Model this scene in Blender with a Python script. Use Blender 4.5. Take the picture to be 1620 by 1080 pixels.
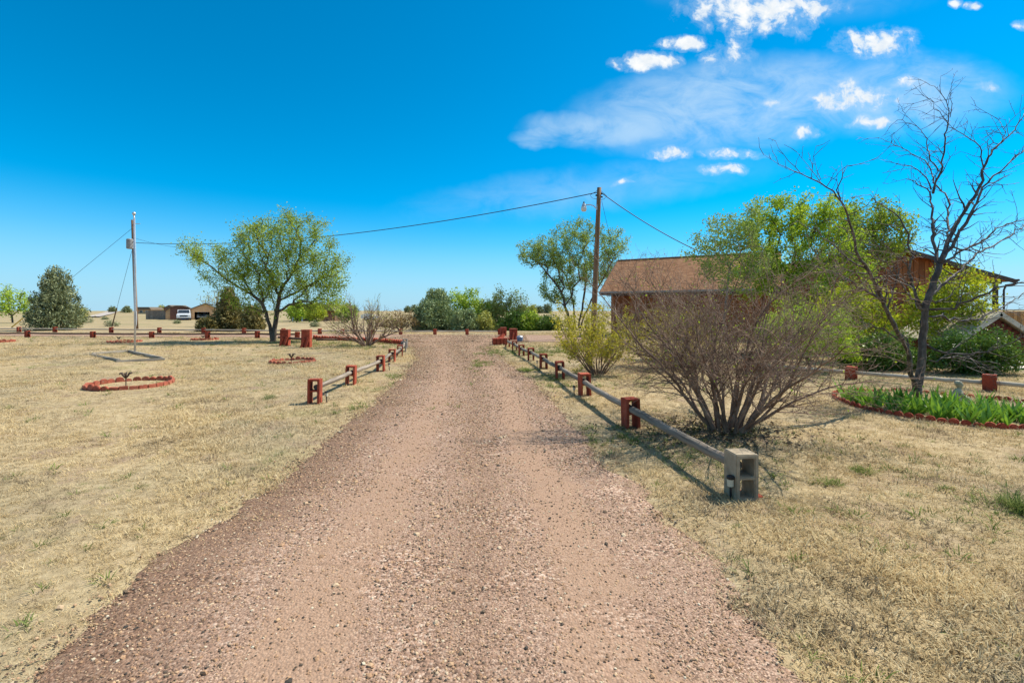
import bpy, bmesh, math, random
import numpy as np
from mathutils import Vector, Matrix

for _o in list(bpy.data.objects):
    bpy.data.objects.remove(_o)
scene = bpy.context.scene
COL = scene.collection
R = math.radians

# ------------------------------------------------------------------ camera
F, CX, HY, EYE = 750.0, 810.0, 492.0, 1.55
cam_d = bpy.data.cameras.new('camera')
cam_d.sensor_width = 36.0
cam_d.lens = 36.0 * F / 1620.0
cam_d.shift_y = -(540.0 - HY) / 1620.0
cam_d.clip_start = 0.05
cam_d.clip_end = 6000.0
cam = bpy.data.objects.new('camera', cam_d)
COL.objects.link(cam)
cam.location = (0, 0, EYE)
cam.rotation_euler = (R(90), 0, 0)
scene.camera = cam

# ------------------------------------------------------------------ world
SUN_DIR = Vector((0.68, 0.35, 1.0)).normalized()
SUN_ELEV = math.asin(SUN_DIR.z)
SUN_AZ = math.atan2(SUN_DIR.x, SUN_DIR.y)          # clockwise from +Y
world = bpy.data.worlds.new('World')
scene.world = world
world.use_nodes = True
wt = world.node_tree
for n in list(wt.nodes):
    wt.nodes.remove(n)


class NB:
    """tiny node-building helper"""
    def __init__(self, tree):
        self.t = tree

    def node(self, typ, **kw):
        n = self.t.nodes.new(typ)
        for k, v in kw.items():
            setattr(n, k, v)
        return n

    def set(self, sock, v):
        if isinstance(v, bpy.types.NodeSocket):
            self.t.links.new(v, sock)
        elif v is not None:
            if sock.type == 'RGBA' and not isinstance(v, (int, float)) and len(v) == 3:
                v = (*v, 1.0)
            sock.default_value = v

    def m(self, op, a, b=None, c=None, clamp=False):
        n = self.node('ShaderNodeMath', operation=op, use_clamp=clamp)
        self.set(n.inputs[0], a)
        if b is not None:
            self.set(n.inputs[1], b)
        if c is not None:
            self.set(n.inputs[2], c)
        return n.outputs[0]

    def smooth(self, v, lo, hi, a=0.0, b=1.0):
        n = self.node('ShaderNodeMapRange', interpolation_type='SMOOTHSTEP')
        self.set(n.inputs['Value'], v)
        self.set(n.inputs['From Min'], lo)
        self.set(n.inputs['From Max'], hi)
        self.set(n.inputs['To Min'], a)
        self.set(n.inputs['To Max'], b)
        return n.outputs['Result']

    def mix(self, f, a, b, blend='MIX'):
        n = self.node('ShaderNodeMix', data_type='RGBA', blend_type=blend)
        self.set(n.inputs[0], f)
        self.set(n.inputs[6], a)
        self.set(n.inputs[7], b)
        return n.outputs[2]

    def noise(self, vec, scale, detail=4.0, rough=0.55, dist=0.0, color=False, dim='3D'):
        n = self.node('ShaderNodeTexNoise', noise_dimensions=dim)
        if vec is not None:
            self.set(n.inputs['Vector'], vec)
        n.inputs['Scale'].default_value = scale
        n.inputs['Detail'].default_value = detail
        n.inputs['Roughness'].default_value = rough
        n.inputs['Distortion'].default_value = dist
        return n.outputs['Color' if color else 'Fac']

    def ramp(self, f, stops, interp='LINEAR'):
        n = self.node('ShaderNodeValToRGB')
        cr = n.color_ramp
        cr.interpolation = interp
        while len(cr.elements) < len(stops):
            cr.elements.new(0.5)
        for e, (p, c) in zip(cr.elements, stops):
            e.position = p
            e.color = (*c, 1.0) if len(c) == 3 else c
        self.set(n.inputs[0], f)
        return n.outputs[0]

    def xyz(self, x, y, z):
        n = self.node('ShaderNodeCombineXYZ')
        for i, v in enumerate((x, y, z)):
            self.set(n.inputs[i], v)
        return n.outputs[0]

    def sep(self, v):
        n = self.node('ShaderNodeSeparateXYZ')
        self.set(n.inputs[0], v)
        return n.outputs


w = NB(wt)
sky = w.node('ShaderNodeTexSky', sky_type='NISHITA')
sky.sun_disc = False
sky.sun_elevation = SUN_ELEV
sky.sun_rotation = SUN_AZ
sky.altitude = 1900.0
sky.air_density = 1.0
sky.dust_density = 0.25
sky.ozone_density = 2.2
hs = w.node('ShaderNodeHueSaturation')
hs.inputs['Hue'].default_value = 0.492
hs.inputs['Saturation'].default_value = 1.24
hs.inputs['Value'].default_value = 1.0
grade = w.mix(1.0, sky.outputs[0], (0.50, 0.93, 1.10), 'MULTIPLY')
wt.links.new(grade, hs.inputs['Color'])
tc = w.node('ShaderNodeTexCoord')
dx, dy, dz = w.sep(tc.outputs['Generated'])[:3]
front = w.smooth(dy, 0.02, 0.1)
dys = w.m('MAXIMUM', dy, 0.05)
cu = w.m('DIVIDE', dx, dys)                      # azimuth-like coordinate of the northern sky
cv = w.m('DIVIDE', dz, dys)                      # elevation-like coordinate
uv = w.xyz(cu, cv, 0.0)
warp = w.noise(uv, 14.0, 3.0, 0.6, color=True)
wsub = w.node('ShaderNodeVectorMath', operation='MULTIPLY_ADD')
wt.links.new(warp, wsub.inputs[0])
wsub.inputs[1].default_value = (0.05, 0.035, 0.0)
wsub.inputs[2].default_value = (-0.025, -0.0175, 0.0)
wadd = w.node('ShaderNodeVectorMath', operation='ADD')
wt.links.new(uv, wadd.inputs[0])
wt.links.new(wsub.outputs[0], wadd.inputs[1])
wu, wv = w.sep(wadd.outputs[0])[:2]


def blob(cx, cy, rx, ry, s=1.0, tilt=0.0, warped=True):
    """bump of a cloud centred on a direction (angles written as slopes from north / horizon)"""
    u0, v0 = (cx - CX) / F, (HY - cy) / F
    a, b = (wu, wv) if warped else (cu, cv)
    du = w.m('SUBTRACT', a, u0)
    dv = w.m('SUBTRACT', b, v0)
    if tilt:
        dv = w.m('MULTIPLY_ADD', du, -tilt, dv)
    du = w.m('MULTIPLY', du, F / rx)
    dv = w.m('MULTIPLY', dv, F / ry)
    q = w.m('ADD', w.m('MULTIPLY', du, du), w.m('MULTIPLY', dv, dv))
    return w.m('MULTIPLY', w.m('SUBTRACT', 1.0, q), s)


cum = None
for c in [(1200, 14, 125, 46), (1230, -60, 160, 60), (1082, 70, 46, 13), (1028, 98, 55, 18), (1150, 88, 38, 26, .55), (1385, 67, 66, 27),
          (1352, 157, 80, 21), (1336, 136, 22, 12, .7), (1380, 195, 38, 12, .9), (1440, 129, 30, 10, .8), (1062, 243, 38, 10, .7),
          (1160, 244, 52, 10, .85), (1148, 269, 40, 11, .9), (1281, 209, 24, 10, .7), (986, 289, 20, 5, .6), (1512, 6, 12, 7, .9),
          (1537, 9, 14, 6, .8), (1616, 37, 16, 9, .9), (1556, 140, 20, 8, .55), (1222, 166, 12, 6, .6), (1560, -110, 90, 40), (900, -190, 150, 50)]:
    b_ = blob(*c)
    cum = b_ if cum is None else w.m('MAXIMUM', cum, b_)
puff = w.noise(wadd.outputs[0], 24.0, 10.0, 0.62, 0.1)
dens = w.m('ADD', w.m('MULTIPLY', w.m('MAXIMUM', cum, -1.2), 0.8), w.m('MULTIPLY', w.m('SUBTRACT', puff, 0.5), 3.6))
cum_a = w.m('MAXIMUM', w.smooth(dens, 0.08, 0.85), w.m('MULTIPLY', w.smooth(dens, -0.3, 0.4), 0.22))
cum_a = w.m('MULTIPLY', cum_a, w.smooth(cum, -0.8, 0.1))
veil = None
for c in [(1170, 165, 300, 85, .8, 0.10), (960, 205, 150, 34, .75, -0.02), (850, 218, 50, 18, .6), (1430, 150, 190, 80, .65, 0.02), (930, 300, 330, 45, .32, 0.12),
          (1540, 470, 300, 60, .35), (1250, -30, 260, 70, .3)]:
    b_ = blob(*c)
    veil = b_ if veil is None else w.m('MAXIMUM', veil, b_)
streak = w.noise(w.xyz(w.m('MULTIPLY', cu, 0.55), cv, 0.3), 15.0, 6.0, 0.62, 0.6)
veil_a = w.m('MULTIPLY', w.m('MULTIPLY', w.smooth(veil, -0.05, 0.75), w.smooth(streak, 0.18, 0.72)), 0.70)
cl_shape = w.m('ADD', veil_a, 0.0)
shade = w.mix(w.smooth(dens, 0.25, 1.3), (4.5, 5.2, 5.9), w.ramp(w.noise(wadd.outputs[0], 30.0, 6.0, 0.6), [(0.36, (4.9, 5.3, 5.7)), (0.62, (6.5, 6.45, 6.3))]))
veil_c = (3.6, 4.9, 6.1)
low = w.mix(w.smooth(dz, 0.22, -0.02, 0.0, 0.95), hs.outputs[0], (2.6, 4.2, 5.4))     # pale air towards the horizon, all round
c1 = w.mix(w.m('MULTIPLY', cl_shape, front), low, veil_c)
c2 = w.mix(w.m('MULTIPLY', cum_a, front), c1, shade)
# unseen broken cloud added overhead and behind, to whiten the bluish light in shade
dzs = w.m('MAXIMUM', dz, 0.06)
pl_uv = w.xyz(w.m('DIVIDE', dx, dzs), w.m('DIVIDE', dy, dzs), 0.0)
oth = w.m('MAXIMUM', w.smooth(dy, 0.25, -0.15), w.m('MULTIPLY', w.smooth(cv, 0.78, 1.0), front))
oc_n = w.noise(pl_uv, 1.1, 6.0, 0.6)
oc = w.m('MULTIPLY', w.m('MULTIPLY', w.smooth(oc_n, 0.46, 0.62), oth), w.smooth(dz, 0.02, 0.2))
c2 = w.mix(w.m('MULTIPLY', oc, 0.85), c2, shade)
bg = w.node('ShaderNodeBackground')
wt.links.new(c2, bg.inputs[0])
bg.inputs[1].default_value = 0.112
world.cycles.sampling_method = 'MANUAL'
world.cycles.sample_map_resolution = 256
wo = w.node('ShaderNodeOutputWorld')
wt.links.new(bg.outputs[0], wo.inputs[0])

sun_d = bpy.data.lights.new('sun', 'SUN')
sun_d.energy = 4.9
sun_d.angle = R(0.53)
sun_d.color = (1.0, 0.94, 0.83)
sun = bpy.data.objects.new('sun', sun_d)
COL.objects.link(sun)
sun.rotation_euler = SUN_DIR.to_track_quat('Z', 'Y').to_euler()
sun.location = (20, 10, 30)

vs = scene.view_settings
vs.view_transform = 'Standard'
vs.look = 'None'
vs.exposure = 0.55
vs.gamma = 1.0
vs.use_curve_mapping = False
scene.cycles.max_bounces = 6
scene.cycles.transparent_max_bounces = 8
scene.cycles.use_denoising = True

# ------------------------------------------------------------------ basic helpers
rng = np.random.default_rng(7)
random.seed(7)


def gp(px, py):
    Y = EYE * F / (py - HY)
    return ((px - CX) / F * Y, Y)


def at(px, py, Y):
    return np.array(((px - CX) / F * Y, Y, EYE - (py - HY) / F * Y))


def tag(o, label=None, cat=None, group=None, kind=None):
    if label: o['label'] = label
    if cat: o['category'] = cat
    if group: o['group'] = group
    if kind: o['kind'] = kind
    return o


def obj(name, mesh, mat=None, parent=None, loc=None, rot=None, scale=None):
    if mat is not None and len(mesh.materials) == 0:
        mesh.materials.append(mat)
    o = bpy.data.objects.new(name, mesh)
    COL.objects.link(o)
    if parent is not None: o.parent = parent
    if loc is not None: o.location = tuple(float(v) for v in loc)
    if rot is not None: o.rotation_euler = rot
    if scale is not None: o.scale = scale
    return o


def thing(name, label, cat, loc=(0, 0, 0), rotz=0.0, group=None):
    o = bpy.data.objects.new(name, None)
    o.empty_display_size = 0.2
    COL.objects.link(o)
    o.location = tuple(float(v) for v in loc)
    o.rotation_euler = (0, 0, rotz)
    return tag(o, label, cat, group)


def smoothstep(a, b, x):
    t = np.clip((np.asarray(x, float) - a) / (b - a), 0, 1)
    return t * t * (3 - 2 * t)


class MB:
    """collects polygons for one mesh"""
    def __init__(self):
        self.v, self.f, self.n = [], [], 0

    def add(self, V, faces):
        V = np.asarray(V, float).reshape(-1, 3)
        self.v.append(V)
        self.f += [tuple(int(i) + self.n for i in f) for f in faces]
        self.n += len(V)

    def box(self, c, s, rot=None):
        x, y, z = (v / 2 for v in s)
        V = np.array([(-x, -y, -z), (x, -y, -z), (x, y, -z), (-x, y, -z), (-x, -y, z), (x, -y, z), (x, y, z), (-x, y, z)])
        if rot is not None:
            V = V @ np.array(Matrix(rot).to_3x3()).T if not isinstance(rot, np.ndarray) else V @ rot.T
        self.add(V + np.asarray(c, float), [(0, 3, 2, 1), (4, 5, 6, 7), (0, 1, 5, 4), (1, 2, 6, 5), (2, 3, 7, 6), (3, 0, 4, 7)])

    def tube(self, pts, rad, n=8, cap=True):
        P = np.asarray(pts, float)
        N = len(P)
        rad = np.broadcast_to(np.asarray(rad, float), (N,))
        T = np.gradient(P, axis=0)
        T /= np.linalg.norm(T, axis=1)[:, None] + 1e-12
        ref = np.array((0, 0, 1.0)) if abs(T[0, 2]) < 0.9 else np.array((1.0, 0, 0))
        u = np.cross(T[0], ref); u /= np.linalg.norm(u)
        ang = np.arange(n) * 2 * math.pi / n
        V = []
        for i in range(N):
            u = u - T[i] * u.dot(T[i]); u /= np.linalg.norm(u) + 1e-12
            v = np.cross(T[i], u)
            V.append(P[i] + rad[i] * (np.cos(ang)[:, None] * u + np.sin(ang)[:, None] * v))
        faces = []
        for i in range(N - 1):
            for k in range(n):
                a, b = i * n + k, i * n + (k + 1) % n
                faces.append((a, b, b + n, a + n))
        if cap:
            faces.append(tuple(range(n - 1, -1, -1)))
            faces.append(tuple((N - 1) * n + k for k in range(n)))
        self.add(np.concatenate(V), faces)

    def lathe(self, prof, n=16, c=(0, 0, 0)):
        V, faces = [], []
        for r, z in prof:
            for k in range(n):
                a = 2 * math.pi * k / n
                V.append((c[0] + r * math.cos(a), c[1] + r * math.sin(a), c[2] + z))
        for i in range(len(prof) - 1):
            for k in range(n):
                a, b = i * n + k, i * n + (k + 1) % n
                faces.append((a, b, b + n, a + n))
        faces.append(tuple(range(n - 1, -1, -1)))
        faces.append(tuple((len(prof) - 1) * n + k for k in range(n)))
        self.add(V, faces)

    def prism(self, poly, y0, y1):
        """polygon in x,z extruded along y"""
        n = len(poly)
        V = [(x, y0, z) for x, z in poly] + [(x, y1, z) for x, z in poly]
        F_ = [tuple(range(n)), tuple(range(2 * n - 1, n - 1, -1))]
        for k in range(n):
            j = (k + 1) % n
            F_.append((k, k + n, j + n, j))
        self.add(V, F_)

    def mesh(self, name, bevel=0.0, smooth=False, segs=1, angle=35):
        me = bpy.data.meshes.new(name)
        me.from_pydata(np.concatenate(self.v).tolist(), [], self.f)
        if bevel > 0:
            bm = bmesh.new()
            bm.from_mesh(me)
            bmesh.ops.remove_doubles(bm, verts=bm.verts, dist=1e-5)
            bmesh.ops.recalc_face_normals(bm, faces=bm.faces)
            es = [e for e in bm.edges if len(e.link_faces) == 2 and e.calc_face_angle(0) > R(angle)]
            bmesh.ops.bevel(bm, geom=es, offset=bevel, segments=segs, affect='EDGES', clamp_overlap=True)
            bm.to_mesh(me)
            bm.free()
        if smooth:
            me.polygons.foreach_set('use_smooth', np.ones(len(me.polygons), bool))
        me.update()
        return me


def mesh_np(name, V, Fq, attr=None, smooth=False):
    """fast mesh from equal-sized faces (numpy), optional per-face random attribute"""
    V = np.asarray(V, np.float32)
    Fq = np.asarray(Fq, np.int32)
    me = bpy.data.meshes.new(name)
    k = Fq.shape[1]
    me.vertices.add(len(V))
    me.vertices.foreach_set('co', V.ravel())
    me.loops.add(Fq.size)
    me.loops.foreach_set('vertex_index', Fq.ravel())
    me.polygons.add(len(Fq))
    me.polygons.foreach_set('loop_start', np.arange(0, Fq.size, k, dtype=np.int32))
    me.polygons.foreach_set('loop_total', np.full(len(Fq), k, np.int32))
    if smooth:
        me.polygons.foreach_set('use_smooth', np.ones(len(Fq), bool))
    me.update(calc_edges=True)
    if attr is not None:
        a = me.attributes.new('rnd', 'FLOAT', 'FACE')
        a.data.foreach_set('value', np.asarray(attr, np.float32))
    return me


def unit(v):
    return v / (np.linalg.norm(v, axis=-1, keepdims=True) + 1e-12)


def prisms(P0, P1, r0, r1, n=3):
    """thin straight limbs, vectorised -> (V, quads)"""
    P0, P1 = np.asarray(P0, float), np.asarray(P1, float)
    r0, r1 = np.asarray(r0, float), np.asarray(r1, float)
    D = unit(P1 - P0)
    ref = np.where(np.abs(D[:, 2:3]) < 0.9, np.array([[0, 0, 1.0]]), np.array([[1.0, 0, 0]]))
    U = unit(np.cross(D, ref))
    W = np.cross(D, U)
    P0 = P0 - D * (r0[:, None] * 0.35)
    ang = np.arange(n) * 2 * math.pi / n
    ring = np.cos(ang)[None, :, None] * U[:, None, :] + np.sin(ang)[None, :, None] * W[:, None, :]
    A = P0[:, None, :] + ring * r0[:, None, None]
    B = P1[:, None, :] + ring * r1[:, None, None]
    V = np.concatenate([A, B], 1).reshape(-1, 3)
    base = (np.arange(len(P0)) * 2 * n)[:, None]
    k = np.arange(n)
    q = np.stack([k, (k + 1) % n, (k + 1) % n + n, k + n], 1)
    Fq = (base[:, :, None] + q[None]).reshape(-1, 4)
    return V, Fq


def limb_mesh(name, P0, P1, r0, r1, thick=0.03):
    P0, P1, r0, r1 = map(np.asarray, (P0, P1, r0, r1))
    Vs, Fs, off = [], [], 0
    for m_, n in ((r0 >= thick, 7), (r0 < thick, 3)):
        if m_.any():
            V, Fq = prisms(P0[m_], P1[m_], r0[m_], r1[m_], n)
            Vs.append(V); Fs.append(Fq + off); off += len(V)
    return mesh_np(name, np.concatenate(Vs), np.concatenate(Fs), smooth=True)


def leaf_geo(C, size, g, aspect=0.6, flat=0.0, axis=None, spread=1.0):
    """diamond leaves at centres C -> V, quads"""
    N = len(C)
    a = g.normal(size=(N, 3))
    a[:, 2] *= (1 - flat)
    if axis is not None:
        a = axis + a * spread
    a = unit(a)
    b = unit(np.cross(a, g.normal(size=(N, 3))))
    s = size * (0.45 + 1.15 * g.random(N) ** 1.5)[:, None]
    nrm = np.cross(a, b)
    V = np.stack([C - a * s * 0.5, C + b * s * 0.5 * aspect + nrm * s * 0.08, C + a * s * 0.5, C - b * s * 0.5 * aspect + nrm * s * 0.08], 1).reshape(-1, 3)
    Fq = np.arange(4 * N).reshape(-1, 4)
    return V, Fq


# ------------------------------------------------------------------ materials
def material(name):
    m = bpy.data.materials.new(name)
    m.use_nodes = True
    t = m.node_tree
    for n in list(t.nodes):
        t.nodes.remove(n)
    nb = NB(t)
    out = nb.node('ShaderNodeOutputMaterial')
    return m, nb, out


def surf(name, stops, scale=8.0, rough=0.85, bump=0.3, bscale=None, detail=6.0, spec=0.3, coords='Object', stretch=(1, 1, 1), metal=0.0, dist=0.003, objvar=0.0):
    """noise-coloured surface with fine relief"""
    m, nb, out = material(name)
    tcn = nb.node('ShaderNodeTexCoord')
    mp = nb.node('ShaderNodeMapping')
    mp.inputs['Scale'].default_value = stretch
    nb.t.links.new(tcn.outputs[coords], mp.inputs[0])
    oi = nb.node('ShaderNodeObjectInfo')
    off = nb.m('MULTIPLY', oi.outputs['Random'], 37.0)
    vec = nb.node('ShaderNodeVectorMath', operation='ADD')
    nb.t.links.new(mp.outputs[0], vec.inputs[0])
    nb.t.links.new(nb.xyz(off, off, off), vec.inputs[1])
    f = nb.noise(vec.outputs[0], scale, detail, 0.6)
    col = nb.ramp(nb.smooth(f, 0.25, 0.75), stops)
    if objvar:
        k = nb.m('MULTIPLY_ADD', oi.outputs['Random'], objvar, 1.0 - objvar / 2)
        hsn = nb.node('ShaderNodeHueSaturation')
        nb.set(hsn.inputs['Color'], col)
        nb.set(hsn.inputs['Value'], k)
        col = hsn.outputs[0]
    p = nb.node('ShaderNodeBsdfPrincipled')
    nb.set(p.inputs['Base Color'], col)
    p.inputs['Roughness'].default_value = rough
    p.inputs['Metallic'].default_value = metal
    p.inputs['Specular IOR Level'].default_value = spec
    if bump:
        bn = nb.node('ShaderNodeBump')
        bn.inputs['Strength'].default_value = bump
        bn.inputs['Distance'].default_value = dist
        nb.set(bn.inputs['Height'], nb.noise(vec.outputs[0], bscale or scale * 6, 5.0, 0.65))
        nb.t.links.new(bn.outputs[0], p.inputs['Normal'])
    nb.t.links.new(p.outputs[0], out.inputs[0])
    return m


def leafmat(name, stops, trans=0.3, rough=0.6):
    m, nb, out = material(name)
    a = nb.node('ShaderNodeAttribute', attribute_name='rnd')
    geo = nb.node('ShaderNodeNewGeometry')
    f = nb.m('ADD', nb.m('MULTIPLY', a.outputs['Fac'], 0.65), nb.m('MULTIPLY', nb.noise(geo.outputs['Position'], 1.1, 2.0), 0.35))
    col = nb.ramp(f, stops)
    d = nb.node('ShaderNodeBsdfDiffuse')
    nb.set(d.inputs[0], col)
    t = nb.node('ShaderNodeBsdfTranslucent')
    nb.set(t.inputs[0], nb.mix(1.0, col, (1.15, 1.1, 0.7), 'MULTIPLY'))
    g = nb.node('ShaderNodeBsdfGlossy')
    g.inputs['Roughness'].default_value = rough
    g.inputs[0].default_value = (0.6, 0.6, 0.6, 1)
    mx = nb.node('ShaderNodeMixShader'); mx.inputs[0].default_value = trans
    nb.t.links.new(d.outputs[0], mx.inputs[1]); nb.t.links.new(t.outputs[0], mx.inputs[2])
    m2 = nb.node('ShaderNodeMixShader'); m2.inputs[0].default_value = 0.04
    nb.t.links.new(mx.outputs[0], m2.inputs[1]); nb.t.links.new(g.outputs[0], m2.inputs[2])
    nb.t.links.new(m2.outputs[0], out.inputs[0])
    return m


M = {}
def red_paint(name, dark, mid, light, chip):
    """paint that has faded in blotches and chipped back to the concrete"""
    m, nb, out = material(name)
    tcn = nb.node('ShaderNodeTexCoord')
    oi = nb.node('ShaderNodeObjectInfo')
    off = nb.m('MULTIPLY', oi.outputs['Random'], 53.0)
    va = nb.node('ShaderNodeVectorMath', operation='ADD')
    nb.t.links.new(tcn.outputs['Object'], va.inputs[0])
    nb.t.links.new(nb.xyz(off, off, off), va.inputs[1])
    P = va.outputs[0]
    f = nb.m('ADD', nb.m('MULTIPLY', nb.noise(P, 5.0, 5, 0.6), 0.7), nb.m('MULTIPLY', nb.noise(P, 40.0, 4, 0.7), 0.3))
    col = nb.ramp(nb.m('ADD', f, nb.m('MULTIPLY_ADD', oi.outputs['Random'], 0.16, -0.08)), [(0.32, dark), (0.5, mid), (0.68, light)])
    chips = nb.m('MULTIPLY', nb.smooth(nb.noise(P, 16.0, 6, 0.7), 0.63, 0.68), 0.8)
    col = nb.mix(chips, col, chip)
    stain = nb.smooth(nb.noise(P, 3.0, 4, 0.6), 0.56, 0.72)
    col = nb.mix(nb.m('MULTIPLY', stain, 0.4), col, (0.09, 0.045, 0.03))
    p = nb.node('ShaderNodeBsdfPrincipled')
    nb.set(p.inputs['Base Color'], col)
    p.inputs['Roughness'].default_value = 0.85
    p.inputs['Specular IOR Level'].default_value = 0.2
    bn = nb.node('ShaderNodeBump')
    bn.inputs['Strength'].default_value = 0.7
    bn.inputs['Distance'].default_value = 0.004
    nb.set(bn.inputs['Height'], nb.m('SUBTRACT', nb.noise(P, 95.0, 4, 0.65), chips))
    nb.t.links.new(bn.outputs[0], p.inputs['Normal'])
    nb.t.links.new(p.outputs[0], out.inputs[0])
    return m


M['red'] = red_paint('red_painted_concrete', (0.19, 0.034, 0.020), (0.33, 0.060, 0.030), (0.42, 0.105, 0.055), (0.30, 0.20, 0.15))
M['orange'] = red_paint('faded_orange_concrete', (0.22, 0.055, 0.035), (0.36, 0.10, 0.058), (0.44, 0.16, 0.10), (0.36, 0.25, 0.19))
M['grey_block'] = surf('bare_grey_concrete', [(0, (0.255, 0.199, 0.136)), (0.5, (0.339, 0.273, 0.189)), (1, (0.401, 0.326, 0.231))], 14, 0.95, 0.8, 160, spec=0.1)
M['dark_block'] = surf('weathered_dark_concrete', [(0, (0.13, 0.12, 0.11)), (1, (0.28, 0.26, 0.24))], 10, 0.95, 0.6, 140, spec=0.1)
M['rail'] = surf('weathered_rail_wood', [(0, (0.117, 0.088, 0.066)), (0.5, (0.243, 0.198, 0.153)), (1, (0.360, 0.299, 0.234))], 26, 0.9, 1.0, 70, stretch=(1, 0.05, 1), dist=0.012, objvar=0.35)
M['rail_pale'] = surf('pale_rail_wood', [(0, (0.28, 0.22, 0.16)), (0.5, (0.43, 0.36, 0.27)), (1, (0.52, 0.45, 0.36))], 10, 0.85, 0.8, 50, stretch=(1, 0.10, 1), dist=0.006)
M['rail_brown'] = surf('dark_brown_rail_wood', [(0, (0.055, 0.03, 0.022)), (1, (0.15, 0.09, 0.065))], 10, 0.85, 0.8, 50, stretch=(1, 0.10, 1), dist=0.006)
M['timber'] = surf('silvered_timber', [(0, (0.12, 0.10, 0.08)), (0.5, (0.30, 0.26, 0.21)), (1, (0.45, 0.40, 0.33))], 10, 0.9, 0.8, 50, stretch=(0.1, 1, 1), dist=0.006)
M['pole_wood'] = surf('utility_pole_wood', [(0, (0.10, 0.055, 0.03)), (0.5, (0.21, 0.12, 0.065)), (1, (0.30, 0.19, 0.11))], 6, 0.85, 0.8, 40, stretch=(1, 1, 0.06), dist=0.01)
M['galv'] = surf('galvanised_steel', [(0, (0.42, 0.43, 0.45)), (1, (0.62, 0.63, 0.65))], 30, 0.45, 0.1, metal=0.7, spec=0.5)
M['wire'] = surf('black_cable', [(0, (0.02, 0.02, 0.022)), (1, (0.05, 0.05, 0.055))], 20, 0.6, 0)
M['black'] = surf('black_plastic', [(0, (0.012, 0.012, 0.013)), (1, (0.03, 0.03, 0.032))], 20, 0.45, 0.1)
M['cream'] = surf('cream_plastic', [(0, (0.5, 0.45, 0.33)), (1, (0.62, 0.56, 0.42))], 20, 0.4, 0.05)
M['dark_metal'] = surf('dark_rusted_metal', [(0, (0.03, 0.022, 0.018)), (1, (0.10, 0.065, 0.045))], 20, 0.7, 0.4)
M['white'] = surf('white_paint', [(0, (0.68, 0.68, 0.66)), (1, (0.80, 0.80, 0.78))], 6, 0.45, 0.05)
M['bark'] = surf('brown_bark', [(0, (0.036, 0.027, 0.021)), (0.5, (0.096, 0.070, 0.053)), (1, (0.168, 0.129, 0.099))], 9, 0.95, 1.0, 40, stretch=(1, 1, 0.3), dist=0.015)
M['bark_dark'] = surf('dark_locust_bark', [(0, (0.031, 0.024, 0.019)), (0.5, (0.074, 0.057, 0.049)), (1, (0.158, 0.132, 0.113))], 12, 0.7, 0.9, 50, stretch=(1, 1, 0.4), dist=0.008, spec=0.4)
M['twig'] = surf('grey_brown_twigs', [(0, (0.113, 0.070, 0.048)), (0.5, (0.234, 0.153, 0.108)), (1, (0.374, 0.268, 0.195))], 5, 0.9, 0)
M['twig_grey'] = surf('grey_twigs', [(0, (0.12, 0.10, 0.09)), (0.5, (0.22, 0.19, 0.165)), (1, (0.33, 0.29, 0.255))], 5, 0.9, 0)
M['cedar'] = surf('cedar_boards', [(0, (0.15, 0.05, 0.017)), (0.5, (0.26, 0.088, 0.028)), (1, (0.36, 0.135, 0.045))], 4, 0.75, 0.5, 30, stretch=(1, 1, 0.12), dist=0.004, objvar=0.35)
M['dark_red_wood'] = surf('dark_red_boards', [(0, (0.07, 0.018, 0.012)), (1, (0.15, 0.04, 0.025))], 4, 0.8, 0.4, 30, stretch=(1, 1, 0.12), objvar=0.3)
M['pine'] = surf('pine_slats', [(0, (0.30, 0.14, 0.045)), (0.5, (0.42, 0.22, 0.08)), (1, (0.52, 0.30, 0.13))], 5, 0.75, 0.4, 30, stretch=(1, 1, 0.1), objvar=0.5)
M['pale_trim'] = surf('pale_weathered_trim', [(0, (0.42, 0.37, 0.29)), (1, (0.58, 0.53, 0.44))], 8, 0.8, 0.3)
M['shed_roof'] = surf('pale_metal_roof', [(0, (0.42, 0.36, 0.25)), (1, (0.55, 0.49, 0.37))], 6, 0.55, 0.1)
M['fascia'] = surf('brown_fascia', [(0, (0.05, 0.035, 0.03)), (1, (0.10, 0.075, 0.06))], 6, 0.7, 0.1)
M['gutter'] = surf('grey_gutter', [(0, (0.20, 0.19, 0.18)), (1, (0.30, 0.29, 0.28))], 6, 0.5, 0.05)
M['tan_siding'] = surf('tan_siding', [(0, (0.504, 0.297, 0.156)), (1, (0.644, 0.405, 0.221))], 3, 0.8, 0.1)
M['far_roof'] = surf('far_grey_brown_roof', [(0, (0.10, 0.075, 0.055)), (1, (0.18, 0.14, 0.10))], 4, 0.9, 0.2)
M['brick_wall'] = surf('far_brick', [(0, (0.17, 0.075, 0.05)), (1, (0.28, 0.13, 0.09))], 6, 0.9, 0.2)
M['dark_inside'] = surf('dark_interior', [(0, (0.02, 0.016, 0.014)), (1, (0.04, 0.032, 0.028))], 4, 0.9, 0)
M['car_white'] = surf('white_car_paint', [(0, (0.70, 0.71, 0.72)), (1, (0.78, 0.79, 0.80))], 3, 0.25, 0, spec=0.5)
M['car_silver'] = surf('silver_car_paint', [(0, (0.38, 0.38, 0.37)), (1, (0.48, 0.48, 0.47))], 3, 0.3, 0, spec=0.5)
M['glass'] = surf('dark_glass', [(0, (0.015, 0.02, 0.03)), (1, (0.03, 0.04, 0.05))], 3, 0.06, 0, spec=0.6)
M['tyre'] = surf('tyre_rubber', [(0, (0.015, 0.015, 0.015)), (1, (0.03, 0.03, 0.03))], 10, 0.85, 0)
M['blue'] = surf('blue_tarp', [(0, (0.02, 0.07, 0.22)), (1, (0.035, 0.11, 0.30))], 5, 0.5, 0.3)
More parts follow.
